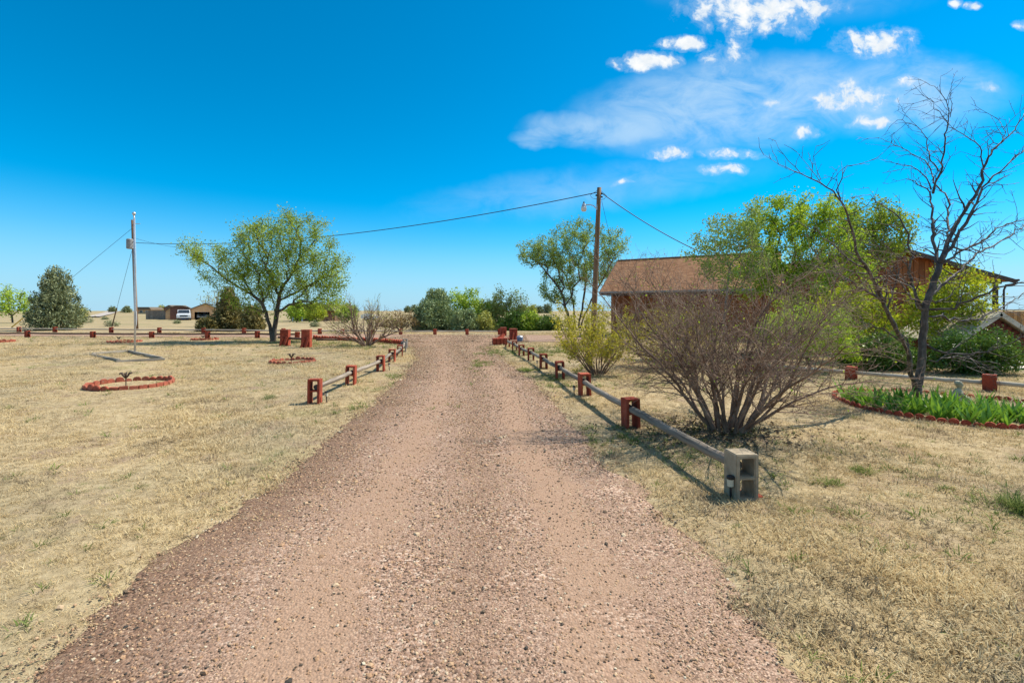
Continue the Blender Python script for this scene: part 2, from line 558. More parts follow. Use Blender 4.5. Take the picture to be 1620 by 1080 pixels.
M['bluegrey'] = surf('blue_grey_plastic', [(0, (0.10, 0.15, 0.24)), (1, (0.18, 0.24, 0.35))], 12, 0.4, 0.2)
M['yellow'] = surf('yellow_guy_guard', [(0, (0.55, 0.36, 0.03)), (1, (0.68, 0.46, 0.05))], 5, 0.5, 0.05)
M['stone_pale'] = surf('pale_cast_stone', [(0, (0.316, 0.273, 0.177)), (0.5, (0.441, 0.382, 0.267)), (1, (0.526, 0.463, 0.338))], 14, 0.9, 0.5, 80)
M['lamp_glass'] = surf('lamp_refractor', [(0, (0.62, 0.60, 0.56)), (1, (0.75, 0.73, 0.70))], 20, 0.3, 0.2)
M['dry_fence'] = surf('grey_board_fence', [(0, (0.17, 0.135, 0.11)), (1, (0.28, 0.23, 0.19))], 3, 0.9, 0.2, objvar=0.3)
M['far_road'] = surf('pale_far_gravel', [(0, (0.34, 0.29, 0.25)), (1, (0.44, 0.38, 0.33))], 0.3, 0.95, 0)

M['elm'] = leafmat('elm_leaves', [(0, (0.107, 0.174, 0.019)), (0.45, (0.252, 0.355, 0.037)), (0.8, (0.467, 0.548, 0.070)), (1, (0.661, 0.548, 0.106))], 0.35)
M['elm_bright'] = leafmat('bright_elm_leaves', [(0, (0.137, 0.226, 0.020)), (0.5, (0.332, 0.470, 0.039)), (1, (0.604, 0.686, 0.092))], 0.38)
M['elm_grey'] = leafmat('grey_green_leaves', [(0, (0.134, 0.189, 0.041)), (0.5, (0.265, 0.365, 0.076)), (1, (0.513, 0.599, 0.165))], 0.3)
M['lime'] = leafmat('lime_spring_leaves', [(0, (0.161, 0.224, 0.012)), (0.5, (0.350, 0.420, 0.024)), (1, (0.583, 0.564, 0.060))], 0.4)
M['yellow_bush'] = leafmat('yellow_green_leaves', [(0, (0.176, 0.175, 0.018)), (0.5, (0.419, 0.388, 0.036)), (1, (0.648, 0.562, 0.084))], 0.4)
M['dark_green'] = leafmat('dark_glossy_leaves', [(0, (0.035, 0.081, 0.013)), (0.6, (0.107, 0.193, 0.032)), (1, (0.331, 0.425, 0.082))], 0.2, 0.35)
M['juniper'] = leafmat('juniper_sprays', [(0, (0.078, 0.101, 0.053)), (0.5, (0.211, 0.242, 0.116)), (1, (0.442, 0.454, 0.235))], 0.12)
M['juniper_blue'] = leafmat('blue_juniper_sprays', [(0, (0.097, 0.141, 0.068)), (0.5, (0.264, 0.335, 0.158)), (1, (0.554, 0.630, 0.298))], 0.12)
M['olive'] = leafmat('olive_leaves', [(0, (0.166, 0.179, 0.046)), (0.5, (0.383, 0.395, 0.099)), (1, (0.664, 0.638, 0.179))], 0.25)
M['brown_bush'] = leafmat('brown_bush_leaves', [(0, (0.136, 0.093, 0.045)), (0.5, (0.272, 0.194, 0.090)), (1, (0.408, 0.310, 0.135))], 0.2)
M['pine_gold'] = leafmat('gold_tipped_needles', [(0, (0.051, 0.062, 0.022)), (0.5, (0.170, 0.155, 0.053)), (1, (0.578, 0.419, 0.150))], 0.15)
M['iris'] = leafmat('iris_leaves', [(0, (0.096, 0.199, 0.029)), (0.5, (0.177, 0.337, 0.044)), (1, (0.300, 0.506, 0.078))], 0.3, 0.3)
M['litter'] = leafmat('dead_leaves', [(0, (0.07, 0.045, 0.028)), (0.5, (0.14, 0.095, 0.06)), (1, (0.26, 0.19, 0.12))], 0.1)


# shingle roof: cell-coloured tabs, real stepped courses
def shingle_mat():
    m, nb, out = material('brown_shingles')
    tcn = nb.node('ShaderNodeTexCoord')
    x, y, z = nb.sep(tcn.outputs['Object'])[:3]
    row = nb.m('FLOOR', nb.m('MULTIPLY', z, 1 / 0.0845))
    cellx = nb.m('FLOOR', nb.m('ADD', nb.m('MULTIPLY', x, 1 / 0.22), nb.m('MULTIPLY', row, 0.37)))
    wn = nb.node('ShaderNodeTexWhiteNoise', noise_dimensions='2D')
    nb.set(wn.inputs['Vector'], nb.xyz(cellx, row, 0))
    f = nb.m('ADD', nb.m('MULTIPLY_ADD', wn.outputs[0], 0.45, 0.15), nb.m('MULTIPLY', nb.noise(tcn.outputs['Object'], 9.0, 3), 0.25))
    col = nb.ramp(f, [(0.1, (0.223, 0.105, 0.054)), (0.5, (0.339, 0.170, 0.088)), (0.9, (0.466, 0.255, 0.140))])
    p = nb.node('ShaderNodeBsdfPrincipled')
    nb.set(p.inputs['Base Color'], col)
    p.inputs['Roughness'].default_value = 0.95
    p.inputs['Specular IOR Level'].default_value = 0.15
    bn = nb.node('ShaderNodeBump')
    bn.inputs['Strength'].default_value = 0.4
    bn.inputs['Distance'].default_value = 0.01
    nb.set(bn.inputs['Height'], nb.noise(tcn.outputs['Object'], 60, 3))
    nb.t.links.new(bn.outputs[0], p.inputs['Normal'])
    nb.t.links.new(p.outputs[0], out.inputs[0])
    return m


M['shingle'] = shingle_mat()


def ground_mat():
    m, nb, out = material('dry_grassland')
    geo = nb.node('ShaderNodeNewGeometry')
    P = geo.outputs['Position']
    big = nb.noise(P, 0.22, 4, 0.6)
    mid = nb.noise(P, 1.3, 5, 0.62)
    fine = nb.noise(P, 9.0, 6, 0.7)
    hair = nb.noise(P, 70.0, 3, 0.7)
    straw = nb.ramp(fine, [(0.25, (0.186, 0.129, 0.070)), (0.45, (0.353, 0.262, 0.144)), (0.62, (0.484, 0.377, 0.218)), (0.8, (0.596, 0.488, 0.305))])
    soil = nb.ramp(hair, [(0.3, (0.19, 0.125, 0.085)), (0.7, (0.34, 0.24, 0.165))])
    grey = nb.ramp(fine, [(0.3, (0.198, 0.154, 0.088)), (0.7, (0.414, 0.330, 0.197))])
    green = nb.ramp(fine, [(0.3, (0.14, 0.14, 0.055)), (0.7, (0.30, 0.28, 0.11))])
    c = nb.mix(nb.smooth(big, 0.42, 0.62), straw, grey)
    c = nb.mix(nb.smooth(nb.m('ADD', nb.m('MULTIPLY', mid, 0.7), nb.m('MULTIPLY', fine, 0.3)), 0.50, 0.66), c, soil)
    c = nb.mix(nb.m('MULTIPLY', nb.smooth(nb.noise(P, 0.5, 3, 0.5), 0.56, 0.72), 0.45), c, green)
    py_ = nb.sep(P)[1]
    farf = nb.smooth(py_, 34.0, 60.0)
    stre = nb.noise(nb.xyz(nb.m('MULTIPLY', nb.sep(P)[0], 0.35), py_, 0.0), 0.12, 5, 0.65)
    c = nb.mix(nb.m('MULTIPLY', nb.m('MULTIPLY', nb.smooth(stre, 0.42, 0.62), farf), 0.75), c, (0.25, 0.215, 0.105))
    p = nb.node('ShaderNodeBsdfPrincipled')
    nb.set(p.inputs['Base Color'], c)
    p.inputs['Roughness'].default_value = 0.95
    p.inputs['Specular IOR Level'].default_value = 0.1
    bn = nb.node('ShaderNodeBump')
    bn.inputs['Strength'].default_value = 0.7
    bn.inputs['Distance'].default_value = 0.03
    nb.set(bn.inputs['Height'], nb.m('ADD', fine, nb.m('MULTIPLY', hair, 0.4)))
    nb.t.links.new(bn.outputs[0], p.inputs['Normal'])
    nb.t.links.new(p.outputs[0], out.inputs[0])
    return m


def gravel_mat():
    m, nb, out = material('pink_gravel')
    geo = nb.node('ShaderNodeNewGeometry')
    P = geo.outputs['Position']
    at_ = nb.node('ShaderNodeAttribute', attribute_name='across')
    a = at_.outputs['Fac']
    v = nb.node('ShaderNodeTexVoronoi'); v.inputs['Scale'].default_value = 75.0
    nb.set(v.inputs['Vector'], P)
    v2 = nb.node('ShaderNodeTexVoronoi'); v2.inputs['Scale'].default_value = 160.0
    nb.set(v2.inputs['Vector'], P)
    rnd = nb.sep(v.outputs['Color'])[0]
    rnd2 = nb.sep(v2.outputs['Color'])[0]
    stone = nb.ramp(rnd, [(0.0, (0.048, 0.034, 0.026)), (0.18, (0.163, 0.102, 0.072)), (0.45, (0.300, 0.183, 0.123)), (0.75, (0.420, 0.264, 0.183)), (1.0, (0.600, 0.462, 0.351))])
    stone2 = nb.ramp(rnd2, [(0.0, (0.077, 0.050, 0.036)), (0.3, (0.248, 0.154, 0.105)), (0.8, (0.378, 0.240, 0.164)), (1.0, (0.532, 0.391, 0.285))])
    sand = nb.ramp(nb.noise(P, 45, 5, 0.7), [(0.3, (0.266, 0.164, 0.105)), (0.7, (0.420, 0.271, 0.178))])
    mid = nb.noise(P, 1.6, 5, 0.6)
    # two packed wheel tracks, coarse middle and edges
    t1 = nb.smooth(nb.m('ABSOLUTE', nb.m('SUBTRACT', a, 0.34)), 0.13, 0.03)
    t2 = nb.smooth(nb.m('ABSOLUTE', nb.m('SUBTRACT', a, 0.76)), 0.11, 0.03)
    tr = nb.m('MAXIMUM', t1, t2)
    c = nb.mix(nb.smooth(mid, 0.35, 0.6), stone, stone2)
    c = nb.mix(nb.m('MULTIPLY', nb.smooth(nb.m('ADD', nb.m('MULTIPLY', tr, 0.42), mid), 0.60, 0.95), 0.68), c, sand)
    edge = nb.m('MAXIMUM', nb.smooth(nb.m('ADD', a, nb.m('MULTIPLY', nb.m('SUBTRACT', mid, 0.5), 0.2)), 0.24, 0.06),
                nb.m('MULTIPLY', nb.smooth(nb.m('ADD', nb.m('ABSOLUTE', nb.m('SUBTRACT', a, 0.57)), nb.m('MULTIPLY', mid, 0.25)), 0.21, 0.13), 0.45))
    dark = nb.mix(1.0, c, (0.52, 0.47, 0.42), 'MULTIPLY')
    c = nb.mix(nb.m('MULTIPLY', edge, 0.75), c, dark)
    p = nb.node('ShaderNodeBsdfPrincipled')
    nb.set(p.inputs['Base Color'], c)
    p.inputs['Roughness'].default_value = 0.92
    p.inputs['Specular IOR Level'].default_value = 0.15
    bn = nb.node('ShaderNodeBump')
    bn.inputs['Strength'].default_value = 0.6
    bn.inputs['Distance'].default_value = 0.006
    h = nb.m('SUBTRACT', 1.0, nb.m('MULTIPLY', v.outputs['Distance'], 1.6))
    nb.set(bn.inputs['Height'], nb.m('ADD', h, nb.m('MULTIPLY', nb.noise(P, 25, 5, 0.7), 0.8)))
    nb.t.links.new(bn.outputs[0], p.inputs['Normal'])
    nb.t.links.new(p.outputs[0], out.inputs[0])
    return m


M['ground'] = ground_mat()
M['gravel'] = gravel_mat()

# ------------------------------------------------------------------ terrain
LE = np.array([(-2.15, -4), (-2.1, 0), (-2.08, 1.98), (-2.15, 2.55), (-2.13, 3.15), (-2.16, 4.3), (-2.27, 6.2), (-2.33, 7.5), (-2.43, 9.3), (-2.65, 11.7), (-3.15, 15.5), (-3.8, 18.75), (-4.7, 21.0), (-6.6, 23.4)])
RE = np.array([(1.35, -4), (1.25, 0), (1.21, 1.98), (1.24, 2.64), (1.22, 3.12), (1.14, 3.7), (1.02, 4.2), (0.97, 4.93), (0.86, 6.2), (0.68, 8.8), (0.32, 11.3), (-0.13, 14.3), (-0.85, 19.3), (-0.7, 21.4), (0.6, 23.4)])
LANE = np.array([(-90, 34.5, 2.0), (-40, 32.0, 2.0), (-28, 31.0, 2.0), (-15, 30.0, 2.2), (-8, 28.4, 3.0), (-3, 26.8, 3.7), (1.5, 27.0, 3.4), (5, 27.3, 2.6), (12, 29, 2.4), (40, 37, 2.4)])


def left_e(y): return np.interp(y, LE[:, 1], LE[:, 0])
def right_e(y): return np.interp(y, RE[:, 1], RE[:, 0])
def lane_y(x): return np.interp(x, LANE[:, 0], LANE[:, 1])
def lane_w(x): return np.interp(x, LANE[:, 0], LANE[:, 2])


def road_dist(x, y):
    """distance outside the gravel (negative inside), rough"""
    x, y = np.asarray(x, float), np.asarray(y, float)
    d1 = np.maximum(left_e(y) - x, x - right_e(y))
    d1 = np.where(y > 23.6, 9.0, d1)
    d2 = np.abs(y - lane_y(x)) - lane_w(x)
    return np.minimum(d1, d2)


_w = [(rng.normal(size=2), rng.random() * 6.28) for _ in range(10)]


def H(x, y):
    x, y = np.asarray(x, float), np.asarray(y, float)
    s = 0
    for i, (k, p) in enumerate(_w):
        kk = k / np.linalg.norm(k) * (1.1 + 0.75 * i)
        s = s + np.sin(kk[0] * x + kk[1] * y + p) / (1 + 0.35 * i)
    m_ = smoothstep(0.0, 0.9, road_dist(x, y))
    r = np.hypot(x, y)
    near = 0.011 * s * m_ * (1 - smoothstep(30, 60, r))
    far = smoothstep(70, 420, r) * (1.35 + 0.55 * np.sin(x / 120 + 0.6) * np.cos(y / 170) + 0.5 * np.sin(x / 47 + 1.9) * np.sin(y / 80))
    return near + far


def hz(x, y):
    return float(H(x, y))


def axis_samples(lo, hi, n, k):
    t = np.linspace(math.asinh(lo / k), math.asinh(hi / k), n)
    return k * np.sinh(t)


gx = axis_samples(-2600, 2600, 300, 3.0)
gy = axis_samples(-120, 3000, 260, 3.0)
GX, GY = np.meshgrid(gx, gy)
GV = np.stack([GX, GY, H(GX, GY)], -1).reshape(-1, 3)
nx = len(gx)
ii, jj = np.meshgrid(np.arange(len(gy) - 1), np.arange(nx - 1), indexing='ij')
b0 = (ii * nx + jj).ravel()
GF = np.stack([b0, b0 + 1, b0 + nx + 1, b0 + nx], 1)
ground = obj('ground', mesh_np('ground', GV, GF, smooth=True), M['ground'])
tag(ground, 'dry straw coloured grassland reaching to the horizon', kind='structure')


def strip_mesh(name, Lp, Rp, cols, lift, jit, seed, crown=0.0):
    g = np.random.default_rng(seed)
    n = len(Lp)
    u = np.linspace(0, 1, cols)
    nz = lambda: (np.convolve(g.normal(size=n + 8), np.ones(3) / 3, 'same')[4:-4] * 0.7 + np.convolve(g.normal(size=n + 40), np.ones(15) / 15, 'same')[20:-20] * 3.0) * jit
    nL, nR = nz(), nz()
    D = Rp - Lp
    Wd = np.linalg.norm(D, axis=1)[:, None]
    Lq = Lp - D / Wd * nL[:, None]
    Rq = Rp + D / Wd * nR[:, None]
    P = Lq[:, None, :] * (1 - u)[None, :, None] + Rq[:, None, :] * u[None, :, None]
    z = lift + crown * np.sin(math.pi * u)[None, :] + np.zeros((n, 1))
    z[:, 0] -= 0.012; z[:, -1] -= 0.012
    V = np.concatenate([P, z[..., None]], -1).reshape(-1, 3)
    a, b = np.meshgrid(np.arange(n - 1), np.arange(cols - 1), indexing='ij')
    k = (a * cols + b).ravel()
    me = mesh_np(name, V, np.stack([k, k + 1, k + cols + 1, k + cols], 1), smooth=True)
    at_ = me.attributes.new('across', 'FLOAT', 'POINT')
    at_.data.foreach_set('value', np.tile(u, n).astype(np.float32))
    return me


ys = np.concatenate([np.arange(-4, 8, 0.04), np.arange(8, 23.4, 0.09)])
drive = obj('driveway', strip_mesh('driveway', np.stack([left_e(ys), ys], 1), np.stack([right_e(ys), ys], 1), 40, 0.010, 0.055, 3, 0.02), M['gravel'])
tag(drive, 'pinkish gravel driveway running straight away from the viewer', kind='structure')
xs = np.arange(-90, 40, 0.15)
lm = strip_mesh('cross_lane', np.stack([xs, lane_y(xs) + lane_w(xs)], 1), np.stack([xs, lane_y(xs) - lane_w(xs)], 1), 20, 0.034, 0.10, 4, 0.0)
ax_ = np.tile(np.linspace(0, 1, 20), len(xs))
xr_ = np.repeat(xs, 20)
nearj = smoothstep(9, 5, np.abs(xr_ + 3.0))
ax_ = nearj * np.clip((xr_ + 6.6) / 7.2, 0.2, 0.92) + (1 - nearj) * (0.2 + 0.7 * ax_)
lm.attributes['across'].data.foreach_set('value', ax_.astype(np.float32))
lane = obj('gravel_lane', lm, M['gravel'])
tag(lane, 'gravel lane crossing the far end of the driveway', kind='structure')
# distant road climbing the rise
fr = MB()
pts = [(-92, 104), (-150, 175), (-235, 280), (-330, 400), (-400, 520)]
wd = [1.6, 2.4, 3.5, 5.5, 7]
V = []
for (x, y), q in zip(pts, wd):
    V += [(x - q, y, hz(x - q, y) + 0.25), (x + q, y, hz(x + q, y) + 0.25)]
fr.add(V, [(2 * i, 2 * i + 1, 2 * i + 3, 2 * i + 2) for i in range(len(pts) - 1)])
tag(obj('far_road', fr.mesh('far_road'), M['far_road']), 'pale road climbing the far rise at left', kind='structure')


# ------------------------------------------------------------------ scattered ground cover (stuff)
def instancer(name, P, scale, rotz, tilt, protos, mat, idx=None):
    """one object: points carrying scale/rotation, instancing small meshes held inside the node group"""
    me = bpy.data.meshes.new(name)
    me.vertices.add(len(P))
    me.vertices.foreach_set('co', np.asarray(P, np.float32).ravel())
    rot = np.stack([tilt[:, 0], tilt[:, 1], rotz], 1)
    for nm, typ, arr in (('sc', 'FLOAT', scale), ('ix', 'INT', idx if idx is not None else rng.integers(0, len(protos), len(P)))):
        a = me.attributes.new(nm, typ, 'POINT')
        a.data.foreach_set('value', np.asarray(arr, np.float32 if typ == 'FLOAT' else np.int32))
    a = me.attributes.new('rt', 'FLOAT_VECTOR', 'POINT')
    a.data.foreach_set('vector', rot.astype(np.float32).ravel())
    me.update()
    o = obj(name, me)
    ng = bpy.data.node_groups.new(name, 'GeometryNodeTree')
    ng.interface.new_socket('Geometry', in_out='INPUT', socket_type='NodeSocketGeometry')
    ng.interface.new_socket('Geometry', in_out='OUTPUT', socket_type='NodeSocketGeometry')
    L = ng.links.new
    gi, go = ng.nodes.new('NodeGroupInput'), ng.nodes.new('NodeGroupOutput')
    j = ng.nodes.new('GeometryNodeGeometryToInstance')
    for p in reversed(protos):
        oi = ng.nodes.new('GeometryNodeObjectInfo')
        oi.inputs[0].default_value = p
        oi.inputs['As Instance'].default_value = False
        L(oi.outputs['Geometry'], j.inputs[0])
    ip = ng.nodes.new('GeometryNodeInstanceOnPoints')
    mp = ng.nodes.new('GeometryNodeMeshToPoints')
    L(gi.outputs[0], mp.inputs[0])
    L(mp.outputs[0], ip.inputs['Points'])
    L(j.outputs[0], ip.inputs['Instance'])
    ip.inputs['Pick Instance'].default_value = True

    def named(nm, typ):
        n = ng.nodes.new('GeometryNodeInputNamedAttribute')
        n.data_type = typ
        n.inputs[0].default_value = nm
        return n.outputs[0]
    L(named('ix', 'INT'), ip.inputs['Instance Index'])
    L(named('rt', 'FLOAT_VECTOR'), ip.inputs['Rotation'])
    L(named('sc', 'FLOAT'), ip.inputs['Scale'])
    L(ip.outputs[0], go.inputs[0])
    md = o.modifiers.new('scatter', 'NODES')
    md.node_group = ng
    return o


def grass_proto(name, g, blades, rad, hlo, hhi, wid, curl, mat):
    V, Fc, rn = [], [], []
    for b in range(blades):
        a = g.random() * 6.283
        r = rad * math.sqrt(g.random())
        p = np.array((r * math.cos(a), r * math.sin(a), -0.008))
        az = a + g.normal() * 1.1
        h = hlo + (hhi - hlo) * g.random()
        lean = 0.35 + g.random() * curl
        side = np.array((-math.sin(az), math.cos(az), 0)) * wid * (0.6 + 0.8 * g.random())
        out = np.array((math.cos(az), math.sin(az), 0))
        pts = [p]
        for s in (1, 2, 3):
            ln = min(1.62, lean * (0.5 + 0.5 * s))
            pts.append(pts[-1] + (out * math.sin(ln) + np.array((0, 0, 1)) * math.cos(ln)) * h / 3)
        k = len(V)
        for i, wf in enumerate((1, 0.85, 0.6)):
            V += [pts[i] - side * wf, pts[i] + side * wf]
        V += [pts[3]]
        c = g.random()
        Fc += [(k, k + 1, k + 3, k + 2), (k + 2, k + 3, k + 5, k + 4), (k + 4, k + 5, k + 6)]
        rn += [c] * 3
    me = bpy.data.meshes.new(name)
    me.from_pydata([tuple(v) for v in V], [], Fc)
    at_ = me.attributes.new('rnd', 'FLOAT', 'FACE')
    at_.data.foreach_set('value', np.asarray(rn, np.float32))
    me.materials.append(mat)
    return bpy.data.objects.new(name, me)          # kept out of the scene, only referenced


def grassmat(name, stops, patch):
    m, nb, out = material(name)
    a = nb.node('ShaderNodeAttribute', attribute_name='rnd')
    geo = nb.node('ShaderNodeNewGeometry')
    oi = nb.node('ShaderNodeObjectInfo')
    P = geo.outputs['Position']
    f = nb.m('ADD', nb.m('MULTIPLY', a.outputs['Fac'], 0.4), nb.m('ADD', nb.m('MULTIPLY', nb.noise(P, 1.4, 4, 0.6), 0.45), nb.m('MULTIPLY', oi.outputs['Random'], 0.15)))
    c = nb.ramp(f, stops)
    c = nb.mix(nb.m('MULTIPLY', nb.smooth(nb.noise(P, 0.42, 4, 0.6), 0.46, 0.66), 0.75), c, nb.ramp(f, patch))
    d = nb.node('ShaderNodeBsdfDiffuse'); nb.set(d.inputs[0], c)
    t = nb.node('ShaderNodeBsdfTranslucent'); nb.set(t.inputs[0], c)
    mx = nb.node('ShaderNodeMixShader'); mx.inputs[0].default_value = 0.3
    nb.t.links.new(d.outputs[0], mx.inputs[1]); nb.t.links.new(t.outputs[0], mx.inputs[2])
    nb.t.links.new(mx.outputs[0], out.inputs[0])
    return m


M['straw'] = grassmat('straw_grass', [(0.2, (0.285, 0.192, 0.090)), (0.42, (0.523, 0.393, 0.204)), (0.6, (0.665, 0.529, 0.293)), (0.85, (0.780, 0.674, 0.454))],
                      [(0.2, (0.245, 0.196, 0.135)), (0.5, (0.470, 0.402, 0.286)), (0.85, (0.666, 0.598, 0.464))])
M['green_weed'] = grassmat('green_weed', [(0.2, (0.08, 0.11, 0.025)), (0.55, (0.16, 0.21, 0.05)), (0.85, (0.27, 0.30, 0.10))],
                           [(0.2, (0.12, 0.14, 0.06)), (0.85, (0.28, 0.30, 0.15))])

g1 = np.random.default_rng(21)
straw_p = [grass_proto('straw_tuft', g1, 20, 0.06, 0.016, 0.046, 0.0017, 1.05, M['straw']) for _ in range(5)]
straw_p += [grass_proto('straw_tuft', g1, 14, 0.035, 0.03, 0.07, 0.0016, 0.8, M['straw']) for _ in range(2)]

M['thatch'] = grassmat('grey_thatch', [(0.2, (0.13, 0.095, 0.06)), (0.5, (0.25, 0.19, 0.12)), (0.85, (0.42, 0.34, 0.22))], [(0.2, (0.13, 0.115, 0.07)), (0.5, (0.24, 0.21, 0.125)), (0.85, (0.40, 0.35, 0.23))])
straw_p += [grass_proto('thatch_tuft', g1, 22, 0.055, 0.02, 0.05, 0.0018, 1.1, M['thatch']) for _ in range(2)]


def scatter_points(n, ylo, yhi, power, g, side=1.32):
    """points over the lawn, denser near the drive's start"""
    u = g.random(n)
    y = (ylo ** (2 - power) + u * (yhi ** (2 - power) - ylo ** (2 - power))) ** (1 / (2 - power))
    x = (g.random(n) * 2 - 1) * (side * y + 1.2)
    return x, y


bed_c = np.array((7.0, 7.7))
N = 190000
x, y = scatter_points(N, 0.9, 34, 1.25, g1)
rd = road_dist(x, y)
edge_n = 0.10 * np.sin(x * 7 + y * 3) + 0.08 * np.sin(y * 11.3 + x * 2) + g1.normal(size=N) * 0.07
patch = np.sin(x * 1.3 + 0.7 * np.sin(y * 0.9)) * np.sin(y * 1.1 + 0.8 * np.sin(x * 0.7)) + 0.5 * np.sin(x * 3.1 + y * 2.3)
keep = (rd > -0.05 + edge_n * 1.3) & (g1.random(N) < np.clip(0.95 - 0.45 * smoothstep(-0.3, -1.1, patch), 0, 1))
keep &= ~((np.hypot(x - bed_c[0], y - bed_c[1]) < 1.4) & ((y - bed_c[1]) * .8 + (x - bed_c[0]) * .6 < 0) & (g1.random(N) < .8))
keep &= (np.hypot(x - 2.8, y - 6.15) > 0.5 + 0.5 * g1.random(N))
x, y = x[keep], y[keep]
lowf = np.sin(x * 0.55 + 1.3 * np.sin(y * 0.41)) * np.sin(y * 0.63 + 1.1 * np.sin(x * 0.37 + 2)) + 0.6 * np.sin(x * 1.9 + 1.4 * y)
sc = (0.7 + 0.6 * g1.random(len(x))) * (1 + y / 16) * np.clip(0.95 + 0.3 * lowf + np.where(x > 1, 0.02, -0.1), 0.55, 1.45)
P = np.stack([x, y, H(x, y)], 1)
thatch_n = np.sin(x * 2.3 + 1.7 * np.sin(y * 1.9)) * np.sin(y * 2.7 + 1.5 * np.sin(x * 1.6)) + 0.7 * np.sin(x * 6.1 + 2 * np.sin(y * 3)) * np.sin(y * 5.3)
pick = np.where(g1.random(len(x)) < 0.06 + 0.55 * smoothstep(0.35, 1.1, thatch_n), 7 + g1.integers(0, 2, len(x)), g1.integers(0, 7, len(x)))
grass = instancer('dry_grass', P, sc, g1.random(len(x)) * 6.283, g1.normal(size=(len(x), 2)) * 0.12, straw_p, M['straw'], pick)
tag(grass, 'short dry straw grass covering the lawn on both sides', 'grass', kind='stuff')

weed_p = [grass_proto('weed_tuft', g1, 14, 0.03, 0.04, 0.10, 0.0025, 0.7, M['green_weed']) for _ in range(4)]
N = 1300
x, y = scatter_points(N, 1.6, 30, 1.1, g1)
# clusters by the fence on the right, the drive's middle and under the shrubs
cl = [((x0, y0), n, s) for x0, y0, n, s in [(3.95, 3.55, 90, .16), (1.2, 5.9, 60, .35), (2.0, 4.9, 60, .3), (-0.95, 14.0, 26, .3), (-0.9, 13.2, 14, .2), (0.35, 12.3, 60, .18),
      (0.1, 17.3, 160, .8), (1.4, 17.8, 200, .9), (0.9, 19.6, 160, 1.0), (1.2, 9.8, 60, .35), (0.75, 11.0, 60, .4), (3.0, 10.5, 90, .7), (8, 10.4, 200, 1.2), (-11.6, 23.8, 260, 1.6), (-8.5, 22.2, 200, 1.4), (-6.0, 20.4, 160, 1.0), (2.8, 5.5, 60, .5),
      (-2.45, 7.6, 22, .2), (-2.6, 9.4, 24, .2), (-4.3, 8.4, 16, .07), (-2.75, 11.2, 20, .2), (2.9, 3.6, 20, .5), (4.0, 4.9, 30, .5), (-4.0, 3.2, 30, .7), (2.9, 4.3, 14, .05), (3.4, 4.6, 14, .05)]]
for (c, n, s) in cl:
    q = g1.normal(size=(n, 2)) * s + c
    x, y = np.concatenate([x, q[:, 0]]), np.concatenate([y, q[:, 1]])
keep = (road_dist(x, y) > -0.02) | ((np.abs(x + 0.9) < 0.45) & (y > 7))
x, y = x[keep], y[keep]
P = np.stack([x, y, H(x, y) + np.where(road_dist(x, y) < 0, 0.03, 0)], 1)
weeds = instancer('green_weeds', P, (0.5 + 0.9 * g1.random(len(x))) * (1 + y / 22), g1.random(len(x)) * 6.283, g1.normal(size=(len(x), 2)) * 0.1, weed_p, M['green_weed'])
tag(weeds, 'small green weeds sprouting through grass and gravel', 'weeds', kind='stuff')
# rank tuft at the right edge of the view
big_p = [grass_proto('rank_tuft', g1, 40, 0.07, 0.12, 0.26, 0.0035, 0.5, M['green_weed']) for _ in range(2)]
q = g1.normal(size=(14, 2)) * 0.12 + np.array((4.02, 3.55))
tag(instancer('rank_grass', np.stack([q[:, 0], q[:, 1], H(q[:, 0], q[:, 1])], 1), 0.5 + 0.5 * g1.random(14), g1.random(14) * 6.28, np.zeros((14, 2)), big_p, M['green_weed']),
    'clump of lush green grass at the right edge', 'grass', kind='stuff')


def stonemat(name):
    m, nb, out = material(name)
    oi = nb.node('ShaderNodeObjectInfo')
    col = nb.ramp(oi.outputs['Random'], [(0.0, (0.046, 0.041, 0.035)), (0.17, (0.152, 0.106, 0.069)), (0.35, (0.313, 0.184, 0.103)), (0.6, (0.405, 0.249, 0.144)), (0.8, (0.465, 0.306, 0.178)), (0.97, (0.507, 0.393, 0.261)), (1, (0.574, 0.507, 0.371))])
    p = nb.node('ShaderNodeBsdfPrincipled')
    nb.set(p.inputs['Base Color'], col)
    p.inputs['Roughness'].default_value = 0.85
    p.inputs['Specular IOR Level'].default_value = 0.2
    nb.t.links.new(p.outputs[0], out.inputs[0])
    return m


M['stone'] = stonemat('loose_stones')


def stone_proto(g):
    bm = bmesh.new()
    bmesh.ops.create_icosphere(bm, subdivisions=1, radius=0.5)
    for v_ in bm.verts:
        v_.co *= 0.75 + 0.5 * g.random()
        v_.co.z *= 0.6
    me = bpy.data.meshes.new('stone')
    bm.to_mesh(me); bm.free()
    me.materials.append(M['stone'])
    return bpy.data.objects.new('stone', me)


stones = [stone_proto(g1) for _ in range(6)]
N = 170000
u = g1.random(N)
y = (1.0 ** .45 + u * (30 ** .45 - 1.0 ** .45)) ** (1 / .45)
x = left_e(y) - 0.25 + g1.random(N) * (right_e(y) - left_e(y) + 0.5)
rd = road_dist(x, y)
acr = (x - left_e(y)) / (right_e(y) - left_e(y))
track = np.exp(-((acr - .34) / .09) ** 2) + np.exp(-((acr - .76) / .08) ** 2)
clump = 0.5 + 0.5 * np.sin(x * 4.1 + 2 * np.sin(y * 1.7)) * np.sin(y * 3.3 + 2 * np.sin(x * 2.2))
z_lane = (y > 22.9)
keep = (g1.random(N) < np.where(rd < -0.05, 1.0, np.exp(-(rd + .05) / .12))) & (g1.random(N) > track * 0.6) & (g1.random(N) < 0.45 + 0.55 * clump)
x, y = x[keep], y[keep]
acr = acr[keep]
siz = (0.005 + 0.009 * g1.random(len(x)) ** 2 + 0.020 * (g1.random(len(x)) > .990) * g1.random(len(x))) * (1 + y / 10)
